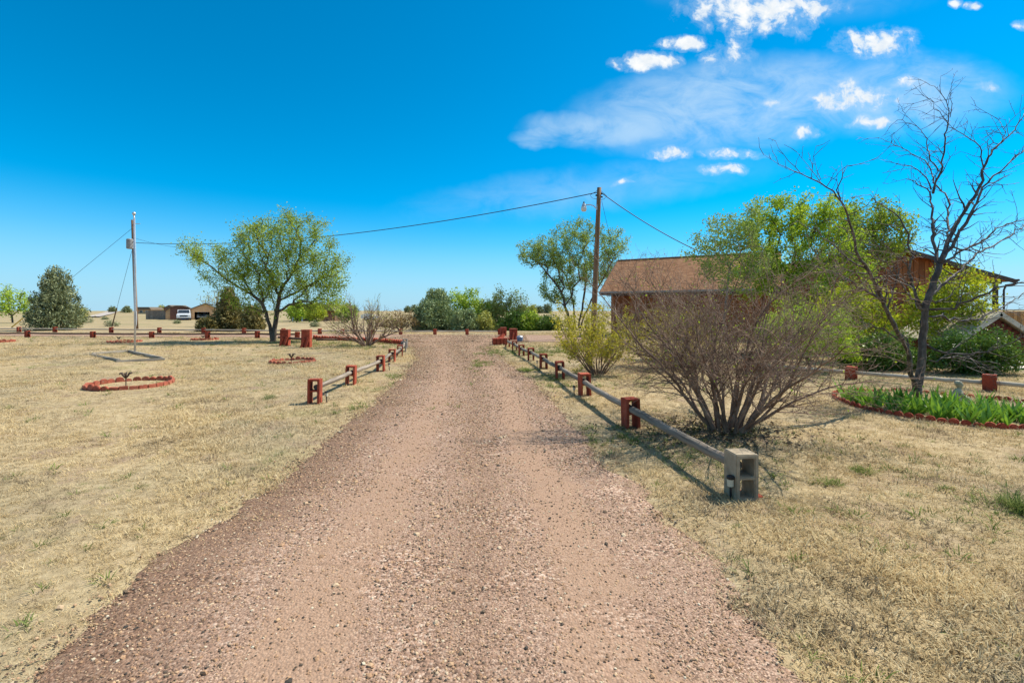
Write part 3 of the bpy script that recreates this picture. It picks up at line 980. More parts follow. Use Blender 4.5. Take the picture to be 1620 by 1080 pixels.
z = np.where(y > 22.9, 0.034, 0.010 + 0.02 * np.sin(math.pi * np.clip(acr, 0, 1))) + siz * 0.08
gr = instancer('loose_gravel', np.stack([x, y, z], 1), siz, g1.random(len(x)) * 6.283, g1.normal(size=(len(x), 2)) * 0.3, stones, M['stone'])
tag(gr, 'loose pink grey and dark pebbles strewn over the driveway', 'gravel', kind='stuff')


# ------------------------------------------------------------------ block-and-rail fences
def voxel_block(w_, d_, h_, wall, webs, name):
    """concrete block on end, cores running along y"""
    xs_ = [-w_ / 2, -w_ / 2 + wall, w_ / 2 - wall, w_ / 2]
    zs_ = []
    for a, b in webs: zs_ += [a, b]
    zs_ = sorted(set(zs_ + [h_]))
    solid = lambda i, k: i != 1 or any(abs(zs_[k] - a) < 1e-6 for a, b in webs)
    mb = MB()
    n, mz = 3, len(zs_) - 1
    for i in range(n):
        for k in range(mz):
            if not solid(i, k): continue
            x0, x1, z0, z1 = xs_[i], xs_[i + 1], zs_[k], zs_[k + 1]
            y0, y1 = -d_ / 2, d_ / 2
            mb.add([(x0, y0, z0), (x1, y0, z0), (x1, y0, z1), (x0, y0, z1)], [(0, 1, 2, 3)])
            mb.add([(x0, y1, z0), (x1, y1, z0), (x1, y1, z1), (x0, y1, z1)], [(3, 2, 1, 0)])
            for di, dk, q in ((-1, 0, [(x0, y0, z0), (x0, y0, z1), (x0, y1, z1), (x0, y1, z0)]), (1, 0, [(x1, y0, z0), (x1, y1, z0), (x1, y1, z1), (x1, y0, z1)]),
                              (0, -1, [(x0, y0, z0), (x0, y1, z0), (x1, y1, z0), (x1, y0, z0)]), (0, 1, [(x0, y0, z1), (x1, y0, z1), (x1, y1, z1), (x0, y1, z1)])):
                a, b = i + di, k + dk
                if not (0 <= a < n and 0 <= b < mz and solid(a, b)):
                    mb.add(q, [(0, 1, 2, 3)])
    return mb.mesh(name, bevel=0.007, segs=2)


WEBS0 = [(-0.06, -0.025), (0.186, 0.212), (0.361, 0.396)]
WEBS = [(0.0, 0.034), (0.186, 0.212), (0.361, 0.396)]
block_red = voxel_block(0.195, 0.195, 0.396, 0.038, WEBS0, 'red_block')
block_red.materials.append(M['red'])
block_grey = voxel_block(0.195, 0.195, 0.396, 0.036, WEBS, 'grey_block')
block_grey.materials.append(M['grey_block'])
block_dark = voxel_block(0.195, 0.195, 0.396, 0.036, WEBS, 'dark_block')
block_dark.materials.append(M['dark_block'])


def rail_mesh(name, L, r, g, mat, sides=10):
    n = 12
    t = np.linspace(0, L, n)
    P = np.stack([np.cumsum(g.normal(size=n)) * 0.004, t, -0.015 * np.sin(math.pi * t / L) * (0.3 + g.random()) + g.normal(size=n) * 0.003], 1)
    mb = MB()
    mb.tube(P, r * (1 + g.normal(size=n) * 0.035), sides)
    me = mb.mesh(name, smooth=False)
    for p_ in me.polygons:
        p_.use_smooth = len(p_.vertices) == 4
    me.materials.append(mat)
    return me


def fence(label, posts, railmat, r=0.043, special=None, seed=1, sink=0.0, buried=None, z_rail=0.258):
    g = np.random.default_rng(seed)
    P = np.array(posts, float)
    base = P.mean(0)
    t = thing('rail_fence', label, 'fence', (base[0], base[1], 0))
    n = len(P)
    for i in range(n):
        a, b = P[max(0, i - 1)], P[min(n - 1, i + 1)]
        d = b - a
        rz = math.atan2(-d[0], d[1]) + g.normal() * 0.06
        me, lab = (special or {}).get(i, (block_red, None))
        o = obj('post', me, None, t, (P[i, 0] - base[0], P[i, 1] - base[1], hz(*P[i]) - sink + g.normal() * 0.006), (g.normal() * 0.02, g.normal() * 0.02, rz))
        if lab: o['label'] = lab
    for i in range(n - 1):
        a, b = P[i], P[i + 1]
        d = b - a
        L = np.linalg.norm(d)
        u_ = d / L
        gap = 0.04
        p0 = a + u_ * gap
        za, zb = hz(*a) + z_rail - sink, hz(*b) + z_rail - sink
        me = rail_mesh('rail', L - 2 * gap, r, g, railmat)
        obj('rail', me, None, t, (p0[0] - base[0], p0[1] - base[1], za), (math.atan2(zb - za, L), 0, math.atan2(-d[0], d[1])))
    return t


right_posts = [gp(1172, 783), gp(998, 674), gp(925, 627), gp(886, 599), gp(860, 583.5), gp(840, 570), gp(825, 562), gp(814, 555.5), gp(803, 550)]
fence('low fence of upright blocks and grey poles along the right side of the driveway', right_posts, M['rail'], 0.046, {0: (block_grey, 'unpainted grey concrete block at the near end of the fence')}, 5)
left_posts = [gp(498, 638.5), gp(555, 607), gp(602.5, 586.5), gp(620, 572.5), gp(632.5, 564), gp(638.5, 556), gp(641, 550.5)]
fence('low red block and pole fence along the left side of the driveway', left_posts, M['rail'], 0.043,
      {5: (block_dark, 'unpainted grey block'), 6: (block_dark, 'unpainted grey block at the far end')}, 6)
lp = [(-40, 533), (43.5, 533.5), (147, 535), (240, 534.5), (328, 535), (407, 535.5), (470, 536)]
fence('nearer red block fence beside the lane behind the left lawn', [gp(*p) for p in lp], M['rail_brown'], 0.048, None, 7, sink=0.0)
fp = [(-30, 525), (30, 525.2), (87, 525.6), (176, 526.4), (252, 527), (322, 527.6), (386, 528.2), (448, 528.8), (506, 529.3), (541.5, 529.6), (590, 530), (634, 530), (688, 530), (739, 530), (790, 530)]
fence('farther red block fence beyond the gravel lane', [gp(*p) for p in fp], M['rail_pale'], 0.048, None, 8)
A, B = np.array(gp(1346, 600)), np.array(gp(1566, 620))
dv = A - B
rp = [A + dv * 2, A + dv, A, B, B - dv]
fence('red block and pale rail fence behind the iris bed', [tuple(p) for p in rp], M['rail_pale'], 0.042, None, 9, sink=0.09)

# ------------------------------------------------------------------ solar path lights
pl_cap, pl_lens, pl_stem = MB(), MB(), MB()
pl_cap.lathe([(0.026, 0.0), (0.030, 0.003), (0.030, 0.022), (0.020, 0.028)], 14, (0, 0, 0.165))
pl_lens.lathe([(0.018, 0.105), (0.025, 0.110), (0.025, 0.166)], 14)
pl_stem.lathe([(0.004, -0.05), (0.0085, 0.0), (0.0085, 0.106)], 10)
pl = [('cap', pl_cap.mesh('path_light_cap', smooth=False), M['black']), ('lens', pl_lens.mesh('path_light_lens'), M['cream']), ('stake', pl_stem.mesh('path_light_stake'), M['black'])]
for (px, py), lab, s in [((1156, 787), 'small black solar light on a stake against the unpainted grey block', 1.05), ((908.5, 626.5), 'small black solar light beside the third post of the right fence', .95),
                         ((850, 581), 'small dark solar light by the fifth post of the right fence', 0.9), ((517, 638), 'small solar light beside the nearest post of the left fence', 1.0),
                         ((616, 586), 'small solar light between the third and fourth posts of the left fence', 1.0)]:
    x, y = gp(px, py)
    t = thing('path_light', lab, 'garden light', (x, y, hz(x, y)), 0.3, 'solar path lights along the driveway')
    t.rotation_euler = (0.04, -0.05, 0.3)
    for nm, me, mt in pl:
        o = obj(nm, me, mt, t, None, None, (s, s, s))

# flat red stone under the grey block
x, y = gp(1186, 786)
mb = MB(); mb.box((0, 0, 0), (0.17, 0.16, 0.035))
tag(obj('paving_stone', mb.mesh('paving_stone', 0.008), M['red'], None, (x + 0.035, y + 0.09, hz(x, y) + 0.002), (0.02, 0.03, 0.25)), 'flat red stone at the foot of the unpainted block', 'paver')


# ------------------------------------------------------------------ scalloped flower rings
def scallop(wd_, ht, th, name, flat=False):
    if flat:
        poly = [(-wd_ / 2, -0.04), (wd_ / 2, -0.04), (wd_ / 2, ht * 0.82), (-wd_ / 2, ht * 0.82)]
    else:
        poly = [(-wd_ / 2, -0.04), (wd_ / 2, -0.04), (wd_ / 2, ht * 0.55)]
        for k in range(1, 8):
            a = math.pi * k / 8
            poly.append((wd_ / 2 * math.cos(a), ht * 0.55 + ht * 0.45 * math.sin(a)))
        poly.append((-wd_ / 2, ht * 0.55))
    mb = MB()
    mb.prism(poly, -th / 2, th / 2)
    return mb.mesh(name, 0.008, segs=2, angle=50)


scal = scallop(0.145, 0.115, 0.05, 'scallop_piece'); scal.materials.append(M['orange'])
scal_flat = scallop(0.145, 0.115, 0.05, 'plain_piece', True); scal_flat.materials.append(M['orange'])


def ring(label, cx, cy, r, seed, flat_arc=None, squash=1.0):
    g = np.random.default_rng(seed)
    t = thing('edging_ring', label, 'flower bed edging', (cx, cy, hz(cx, cy)), 0, 'scalloped red edging rings on the left lawn')
    n = int(2 * math.pi * r / 0.150)
    for k in range(n):
        a = 2 * math.pi * k / n
        fl = flat_arc is not None and flat_arc[0] < math.degrees(a) % 360 < flat_arc[1]
        obj('edging_piece', scal_flat if fl else scal, None, t, (r * math.cos(a), r * math.sin(a) * squash, g.normal() * 0.014 - 0.012),
            (g.normal() * 0.10, g.normal() * 0.05, a + math.pi / 2 + g.normal() * 0.04))
    return t


rings = [('large red scalloped edging ring nearest on the left lawn', gp(207, 608.6), 0.73, (285, 350)),
         ('red scalloped edging ring near the left fence', gp(463, 573), 0.62, (290, 345)),
         ('red scalloped edging ring behind the flagpole', gp(197, 541), 0.68, None),
         ('dark red edging ring in the shade of the left tree', gp(324, 537.5), 0.62, None),
         ('red edging ring at the far left edge of the lawn', gp(2, 541), 0.48, None)]
for i, (lab, (x, y), r, fa) in enumerate(rings):
    ring(lab, x, y, r, 40 + i, fa)

# metal flower stakes
for i, (px, py, h_, lab) in enumerate([(199, 612, 0.30, 'dark metal flower stake inside the nearest edging ring'), (461, 576, 0.30, 'dark metal flower stake inside the ring near the left fence'),
                                       (188, 541, 0.26, 'small dark stake inside the ring behind the flagpole'), (321, 538.5, 0.26, 'small dark stake inside the shaded edging ring')]):
    x, y = gp(px, py)
    t = thing('garden_stake', lab, 'garden ornament', (x, y, hz(x, y)), 0.4 * i, 'metal stakes in the edging rings')
    mb = MB(); mb.tube([(0, 0, -0.05), (0.004, 0, h_ * 0.5), (0, 0.003, h_ * 0.8)], 0.009, 6)
    obj('stem', mb.mesh('stake_stem'), M['dark_metal'], t)
    mb = MB()
    for k in range(6):
        a = k * math.pi / 3
        c, s = math.cos(a), math.sin(a)
        mb.tube([(0.008 * c, 0.008 * s, h_ * 0.62), (0.045 * c, 0.045 * s, h_ * 0.80), (0.07 * c, 0.07 * s, h_ * 0.98), (0.10 * c, 0.10 * s, h_ * 0.99), (0.11 * c, 0.11 * s, h_ * 0.90)], [0.008, 0.013, 0.016, 0.013, 0.006], 6)
    obj('petals', mb.mesh('stake_petals', smooth=True), M['dark_metal'], t)

# ------------------------------------------------------------------ timber frame and flagpole
Q = [np.array(gp(*p)) for p in [(143, 561), (203, 556.8), (256, 569.5), (189, 573)]]
c = sum(Q) / 4
t = thing('timber_frame', 'weathered grey timbers laid as an empty rectangular bed by the flagpole', 'garden bed', (c[0], c[1], 0))
for i in range(4):
    a, b = Q[i], Q[(i + 1) % 4]
    d = b - a; L = np.linalg.norm(d)
    mb = MB(); mb.box((L / 2, 0, 0), (L + (0.16 if i in (2,) else -0.10), 0.08, 0.075))
    obj('timber', mb.mesh('timber', 0.012, segs=2), M['timber'], t, (a[0] - c[0], a[1] - c[1], hz(*a) + 0.035 + 0.006 * i), (0.05, 0.01 * (i - 1.5), math.atan2(d[1], d[0])))
x, y = gp(213.5, 559)
t = thing('flagpole', 'slender galvanised flagpole without a flag on the left lawn', 'flagpole', (x, y, hz(x, y)))
mb = MB(); mb.tube([(0, 0, -0.1), (0, 0, 1.7), (-0.01, 0, 3.4), (-0.035, 0, 5.05)], [0.032, 0.032, 0.028, 0.022], 12)
obj('pole', mb.mesh('flagpole', smooth=True), M['galv'], t)
mb = MB(); mb.lathe([(0.02, -0.03), (0.03, 0.0), (0.055, 0.03), (0.06, 0.065), (0.045, 0.10), (0.012, 0.118)], 14, (-0.035, 0, 5.07))
obj('finial', mb.mesh('finial', smooth=True), M['galv'], t)
mb = MB(); mb.tube([(0.05, 0, 1.55), (0.06, 0, 1.30), (0.045, 0, 1.05)], 0.012, 6)
mb.tube([(0.042, 0, 1.0), (0.045, 0, 3.4), (0.0, 0, 5.0)], 0.005, 5)
obj('halyard', mb.mesh('halyard'), M['white'], t)


# ------------------------------------------------------------------ red block pillars and leaning brick rows
def pillar(label, x, y, rz, h_=0.74):
    t = thing('block_pillar', label, 'pillar', (x, y, hz(x, y)), rz, 'red block pillars at the end of the driveway')
    t.scale = (0.86, 0.86, 1.0)
    hb = h_ / 2 - 0.02
    for k in range(2):
        mb2 = MB(); mb2.box((0, 0, hb / 2), (0.405, 0.405, hb - 0.006))
        obj('block', mb2.mesh('pillar_block', 0.01, segs=2), M['red'], t, (0.004 * k, 0, k * hb), (0, 0, 0.02 * k))
    mb2 = MB(); mb2.box((0, 0, 0), (0.43, 0.43, 0.045))
    obj('cap_slab', mb2.mesh('pillar_cap', 0.01, segs=2), M['orange'], t, (0, 0, 2 * hb + 0.02))
    for k, xx in enumerate((-0.09, 0.11)):
        mb2 = MB(); mb2.box((0, 0, 0.21), (0.10, 0.06, 0.46))
        obj('leaning_brick', mb2.mesh('leaning_brick', 0.008), M['red'], t, (xx - 0.07, -0.34, -0.01), (-0.22, 0.26, 0))
    return t


x1, y1 = gp(447, 547.5)
pillar('left one of two red block pillars beside the leafy tree', x1, y1 + .25, 0.12)
x2, y2 = gp(481, 550)
pillar('right one of two red block pillars beside the leafy tree', x2, y2 + .25, 0.10, 0.76)
t = thing('pillar_rail', 'brown pole joining the two red pillars and running to the tree', 'rail', ((x1 + x2) / 2, (y1 + y2) / 2 + 0.3, 0))
mb = MB(); mb.tube([(-1.15, 0.75, 0.36), (-0.45, 0.42, 0.36)], 0.045, 8)
mb.tube([((x1 - x2) / 2 + .2, .35, .34), ((x2 - x1) / 2 - .2, -.15, .33)], 0.05, 8)
mb.tube([((x2 - x1) / 2 + .2, .0, .30), ((x2 - x1) / 2 + .95, 0.5, .28)], 0.045, 8)
obj('pole', mb.mesh('pillar_rail', smooth=True), M['rail_brown'], t)

brick_me = MB(); brick_me.box((0, 0, 0.09), (0.20, 0.09, 0.26))
brick_me = brick_me.mesh('row_brick', 0.008); brick_me.materials.append(M['red'])


def brick_row(label, pts, step, seed, tilt=0.45):
    g = np.random.default_rng(seed)
    P = np.array(pts, float)
    seg = np.linalg.norm(np.diff(P, axis=0), axis=1)
    cum_ = np.concatenate([[0], np.cumsum(seg)])
    c = P.mean(0)
    t = thing('brick_row', label, 'brick edging', (c[0], c[1], 0))
    for s in np.arange(0, cum_[-1], step):
        p = np.array([np.interp(s, cum_, P[:, k]) for k in (0, 1)])
        k = min(np.searchsorted(cum_, s, 'right') - 1, len(seg) - 1)
        d = (P[k + 1] - P[k]) / seg[k]
        obj('brick', brick_me, None, t, (p[0] - c[0], p[1] - c[1], hz(*p) - 0.01 + g.normal() * .01), (g.normal() * .05, 0, math.atan2(d[1], d[0]) + g.normal() * .08)).rotation_euler[1] = tilt + g.normal() * .06
    return t


brick_row('row of tilted red bricks edging the lane behind the bare left shrub', [gp(497, 537.5), gp(540, 538.8), gp(585, 541), gp(636, 545)], 0.185, 11)
# red block group at the end of the right fence
xb, yb = gp(792, 546)
brick_row('short row of tilted red bricks at the far end of the right fence', [gp(786, 544), gp(790, 538), gp(797, 533.5)], 0.185, 12, 0.3)
pillar('red block pillar at the far end of the right fence', *(np.array(gp(812, 538.5)) + (0, .25)), 0.3, 0.62)
pillar('red block pillar farthest along the lane corner on the right', *(np.array(gp(800, 532)) + (-.15, .2)), 0.2, 0.55)
t = thing('stacked_block_bench', 'low stack of red blocks at the driveway corner', 'block stack', (xb, yb + 0.2, hz(xb, yb)), 0.15)
for k in range(4):
    mb = MB(); mb.box((0, 0, 0.16), (0.15, 0.4, 0.32))
    obj('block', mb.mesh('bench_block', 0.012), M['red'], t, (-0.30 + 0.163 * k, 0, -0.01 + 0.004 * k), (0, 0, 0.02 * (k - 1)))
x, y = gp(822.5, 541)
t = thing('plastic_tub', 'blue grey rounded plastic tub near the red pillars', 'tub', (x, y, hz(x, y)))
mb = MB(); mb.lathe([(0.10, 0), (0.135, 0.02), (0.15, 0.15), (0.155, 0.24)], 18)
obj('tub', mb.mesh('tub', smooth=True), M['bluegrey'], t)
mb = MB(); mb.lathe([(0.165, 0.24), (0.165, 0.265), (0.12, 0.31), (0.03, 0.33)], 18)
obj('lid', mb.mesh('tub_lid', smooth=True), M['galv'], t)

# ------------------------------------------------------------------ plants: growth helpers
def grow(root, seeds, targets, bias, g, step=0.3, wob=0.05, up=0.12):
    """skeleton nodes: seed limbs first, then every target joins the nearest limb"""
    cap = 60000
    pos = np.zeros((cap, 3)); par = np.full(cap, -1, int); dist = np.zeros(cap)
    pos[0] = root
    n = 1

    def add_path(j, pts):
        nonlocal n
        for p in pts:
            pos[n] = p; par[n] = j
            dist[n] = dist[j] + np.linalg.norm(p - pos[j])
            j = n; n += 1
        return j
    for s in seeds:
        s = np.asarray(s, float)
        j = int(np.argmin(np.linalg.norm(pos[:n] - s[0], axis=1)))
        fine = []
        prev = pos[j]
        for q in s:
            L = np.linalg.norm(q - prev)
            if L < 1e-4: continue
            k = max(1, int(L / step))
            for i in range(1, k + 1):
                fine.append(prev + (q - prev) * i / k + (g.normal(size=3) * wob * 0.4 if i < k else 0))
            prev = q
        add_path(j, fine)
    order = np.argsort(np.linalg.norm(targets - np.asarray(root), axis=1)) if len(targets) else []
    for i in order:
        t_ = targets[i]
        d = np.linalg.norm(pos[:n] - t_, axis=1)
        j = int(np.argmin(d + bias * dist[:n] + 0.5 * np.maximum(0, pos[:n, 2] - t_[2])))
        L = d[j]
        k = max(2, int(L / step))
        tt = (np.arange(1, k + 1) / k)[:, None]
        pth = pos[j] + (t_ - pos[j]) * tt
        pth[:, 2] += (np.sin(math.pi * tt) * L * up)[:, 0]
        pth[:-1] += g.normal(size=(k - 1, 3)) * wob
        add_path(j, pth)
    return pos[:n].copy(), par[:n].copy()


def limb_radii(par, rtip, e=2.3):
    n = len(par)
    acc = np.zeros(n)
    has = np.zeros(n, bool)
    r = np.zeros(n)
    for i in range(n - 1, -1, -1):
        r[i] = rtip if not has[i] else max(rtip, acc[i] ** (1 / e))
        p = par[i]
        if p >= 0:
            acc[p] += r[i] ** e
            has[p] = True
    return r


def in_lobes(lobes, n, g, shell=0.5):
    """points through a set of ellipsoids (cx,cy,cz,rx,ry,rz)"""
    L = np.array(lobes, float)
    vol = (L[:, 3] * L[:, 4] * L[:, 5]) ** 0.8
    k = g.choice(len(L), n, p=vol / vol.sum())
    d = unit(g.normal(size=(n, 3)))
    rr = g.random(n) ** (1 / 3 * (1 - shell) + 0.12)
    return L[k, :3] + d * L[k, 3:] * rr[:, None]


def plant(name, label, cat, root, lobes, ntar, nleaf, lsize, leaf, bark, seeds=(), rtip=0.008, bias=0.3, seed=1, sigma=0.16, trunk_mult=1.0,
          group=None, step=0.3, wob=0.05, e=2.3, aspect=0.6, shell=0.5, extra_roots=0, leaf_r=2.6, minz=0.05, tname='trunk'):
    g = np.random.default_rng(seed)
    root = np.asarray(root, float)
    T = in_lobes(lobes, ntar, g, shell)
    T[:, 2] = np.maximum(T[:, 2], root[2] + minz)
    pos, par = grow(root - (0, 0, 0.08), seeds, T, bias, g, step, wob)
    r = limb_radii(par, rtip, e) * trunk_mult
    c = np.arange(1, len(par))
    p = par[c]
    r0 = np.minimum(r[p], r[c] * 1.3)
    t = thing(name, label, cat, root, 0, group)
    obj(tname, limb_mesh(tname, pos[p] - root, pos[c] - root, r0, r[c]), bark, t)
    if nleaf:
        thin = np.where(r[c] < rtip * trunk_mult * leaf_r)[0]
        L = np.linalg.norm(pos[c[thin]] - pos[p[thin]], axis=1)
        k = thin[g.choice(len(thin), nleaf, p=L / L.sum())]
        tt = g.random(nleaf)[:, None]
        C = pos[p[k]] * (1 - tt) + pos[c[k]] * tt + g.normal(size=(nleaf, 3)) * sigma
        C[:, 2] = np.maximum(C[:, 2], root[2] + 0.04)
        V, Fq = leaf_geo(C - root, lsize, g, aspect)
        clump = (np.sin(C[:, 0] * 2.1 + 1.7 * C[:, 2]) * np.sin(C[:, 1] * 2.3 + C[:, 2]) * 0.5 + 0.5)
        obj('crown', mesh_np('crown', V, Fq, np.clip(0.65 * g.random(nleaf) + 0.35 * clump, 0, 1)), leaf, t)
    return t


def lobe(px, py, Y, rx, ry, depth=None):
    c = at(px, py, Y)
    s = Y / F
    return (*c, rx * s, (depth if depth is not None else (rx + ry) / 2 * s), ry * s)


def base_at(px, Y):
    x = (px - CX) / F * Y
    return np.array((x, Y, hz(x, Y)))


def traced(pts, Y, g, spread=0.35):
    """limb through given bearings, wandering in depth as it leaves the trunk"""
    s = g.normal() * spread
    out = []
    L = 0
    for i, (px, py) in enumerate(pts):
        if i: L += math.hypot(px - pts[i - 1][0], py - pts[i - 1][1]) / F * Y
        out.append(at(px, py, Y + s * L))
    return np.array(out)


# ------------------------------------------------------------------ big leafy elm on the left
g2 = np.random.default_rng(31)
Ye = 24.4
root = base_at(431, Ye)
seeds = [traced([(431, 538), (427, 515), (421, 495), (414, 478), (400, 467), (379, 455), (358, 442), (337, 424), (317, 411), (298, 398)], Ye, g2, .15),
         traced([(433, 538), (436, 510), (438, 495), (442, 466), (449, 450), (462, 432), (475, 406), (476, 380), (464, 357), (461, 338)], Ye, g2, .15),
         traced([(446, 456), (438, 440), (420, 421), (410, 398), (407, 377), (399, 357)], Ye, g2, .35),
         traced([(438, 494), (457, 482), (477, 477), (503, 476), (524, 481), (537, 487)], Ye, g2, .35),
         traced([(462, 432), (480, 420), (503, 408), (524, 390)], Ye, g2, .4),
         traced([(440, 475), (470, 462), (495, 448), (516, 432), (542, 419)], Ye, g2, .4),
         traced([(437, 500), (430, 470), (432, 440), (445, 410), (440, 380), (445, 350)], Ye, g2, .5),
         traced([(400, 467), (385, 440), (372, 425), (350, 398)], Ye, g2, .5),
         traced([(475, 406), (495, 385), (505, 365)], Ye, g2, .4)]
lobes = [lobe(310, 400, Ye, 24, 26), lobe(350, 420, Ye, 42, 36), lobe(385, 445, Ye, 45, 32), lobe(405, 385, Ye, 40, 42), lobe(455, 370, Ye, 52, 42), lobe(500, 385, Ye, 32, 45), lobe(525, 425, Ye, 30, 42),
         lobe(480, 430, Ye, 55, 40), lobe(530, 470, Ye, 26, 26), lobe(430, 440, Ye, 50, 32), lobe(400, 478, Ye, 34, 14), lobe(500, 476, Ye, 40, 16)]
plant('elm_tree', 'spreading elm with sparse spring leaves on the left lawn', 'tree', root, lobes, 540, 52000, 0.076, M['elm'], M['bark'], seeds, 0.0100, 0.28, 31, 0.17, trunk_mult=1.15, step=0.3)

# ------------------------------------------------------------------ elm behind the utility pole
Yb = 42.0
root = base_at(910, Yb)
seeds = [traced([(903, 525), (898, 495), (888, 462), (872, 440), (850, 415), (832, 400)], Yb, g2, .2),
         traced([(908, 525), (908, 490), (902, 455), (888, 420), (880, 390)], Yb, g2, .2),
         traced([(914, 525), (922, 480), (928, 440), (925, 400), (918, 370)], Yb, g2, .2),
         traced([(916, 525), (935, 475), (955, 440), (972, 405), (975, 375)], Yb, g2, .2)]
lobes = [lobe(842, 400, Yb, 26, 22), lobe(870, 395, Yb, 34, 30), lobe(912, 372, Yb, 36, 28), lobe(965, 385, Yb, 34, 30), lobe(900, 420, Yb, 48, 34), lobe(880, 455, Yb, 28, 22), lobe(940, 420, Yb, 42, 28), lobe(890, 470, Yb, 26, 14)]
plant('elm_tree', 'tall multi-trunk elm behind the pole with the street lamp', 'tree', root, lobes, 430, 34000, 0.125, M['elm_grey'], M['bark'], seeds, 0.016, 0.26, 32, 0.2, step=0.5, wob=0.08)

# ------------------------------------------------------------------ trees in front of the house on the right
Yr = 17.5
root = base_at(1262, Yr)
lobes = [lobe(1250, 335, Yr, 60, 34), lobe(1205, 350, Yr, 34, 40), lobe(1300, 335, Yr, 46, 36), lobe(1230, 390, Yr, 70, 50), lobe(1310, 390, Yr, 60, 44), lobe(1345, 430, Yr, 40, 40), lobe(1260, 450, Yr, 70, 45), lobe(1190, 430, Yr, 44, 44), lobe(1330, 470, Yr, 50, 40)]
plant('elm_tree', 'bright green elm in front of the house behind the bare shrub', 'tree', root, lobes, 380, 36000, 0.082, M['elm_bright'], M['bark'], [traced([(1262, 558), (1258, 500), (1250, 450), (1255, 400)], Yr, g2)], 0.010, 0.25, 33, 0.11)
Yr = 19.0
root = base_at(1392, Yr)
lobes = [lobe(1370, 345, Yr, 50, 28), lobe(1410, 360, Yr, 34, 28), lobe(1345, 375, Yr, 40, 26), lobe(1400, 395, Yr, 46, 22)]
plant('elm_tree', 'green elm with thin crown before the brown gable', 'tree', root, lobes, 220, 13000, 0.09, M['elm'], M['bark'], [traced([(1392, 552), (1388, 480), (1385, 420), (1380, 370)], Yr, g2)], 0.009, 0.25, 34, 0.16)
Yr = 16.0
root = base_at(1150, Yr)
lobes = [lobe(1150, 370, Yr, 52, 38), lobe(1180, 350, Yr, 30, 32), lobe(1120, 400, Yr, 34, 34), lobe(1165, 420, Yr, 55, 40)]
plant('young_elm_tree', 'thin grey green tree at the left of the crowns before the house', 'tree', root, lobes, 220, 9500, 0.07, M['elm_grey'], M['twig_grey'], [traced([(1150, 565), (1148, 480), (1155, 420)], Yr, g2, .02)], 0.005, 0.22, 35, 0.12)
# lime and dark shrubs beneath
Yr = 14.5
lobes = [lobe(1370, 475, Yr, 40, 32), lobe(1330, 490, Yr, 40, 36), lobe(1390, 510, Yr, 42, 30), lobe(1345, 530, Yr, 40, 30)]
plant('lime_shrub', 'lime green shrub left of the bare locust trunk', 'shrub', base_at(1362, Yr), lobes, 170, 9000, 0.075, M['lime'], M['twig'], (), 0.006, 0.2, 36, 0.12)
Yr = 14.0
lobes = [lobe(1510, 450, Yr, 44, 30), lobe(1475, 475, Yr, 34, 34), lobe(1530, 475, Yr, 42, 26), lobe(1500, 510, Yr, 52, 24), lobe(1455, 500, Yr, 24, 30)]
plant('lime_shrub', 'lime green shrub right of the bare locust trunk', 'shrub', base_at(1495, Yr), lobes, 190, 9500, 0.075, M['lime'], M['twig'], (), 0.006, 0.2, 37, 0.12)
Yr = 12.6
lobes = [lobe(1395, 555, Yr, 50, 28), lobe(1365, 570, Yr, 30, 20), lobe(1430, 570, Yr, 40, 20)]
plant('dark_shrub', 'dark green leafy shrub behind the rail left of the locust', 'shrub', base_at(1395, Yr), lobes, 140, 14000, 0.06, M['dark_green'], M['twig'], (), 0.005, 0.2, 38, 0.1, tname='stems')
Yr = 11.8
lobes = [lobe(1540, 545, Yr, 55, 26), lobe(1580, 560, Yr, 34, 24), lobe(1510, 565, Yr, 40, 22), lobe(1560, 575, Yr, 55, 16)]
plant('dark_shrub', 'rounded dark green shrub beside the little red shed', 'shrub', base_at(1545, Yr), lobes, 160, 16000, 0.06, M['dark_green'], M['twig'], (), 0.005, 0.2, 39, 0.1, tname='stems')
Yr = 13.0
lobes = [lobe(1045, 515, Yr, 46, 32), lobe(1095, 530, Yr, 46, 36), lobe(1020, 530, Yr, 34, 26), lobe(1060, 560, Yr, 50, 22), lobe(1010, 555, Yr, 26, 18), lobe(1110, 550, Yr, 40, 30)]
plant('yellow_shrub', 'yellow green shrub showing behind the left of the bare shrub', 'shrub', base_at(1058, Yr), lobes, 200, 7500, 0.05, M['yellow_bush'], M['twig'], (), 0.005, 0.2, 40, 0.1, tname='stems')
Yr = 12.5
lobes = [lobe(1290, 520, Yr, 60, 45), lobe(1240, 530, Yr, 50, 40), lobe(1330, 545, Yr, 36, 30)]
plant('leafy_shrub', 'green leafy shrub behind the right of the bare shrub', 'shrub', base_at(1285, Yr), lobes, 190, 13000, 0.06, M['elm_bright'], M['twig'], (), 0.005, 0.2, 41, 0.1, tname='stems')

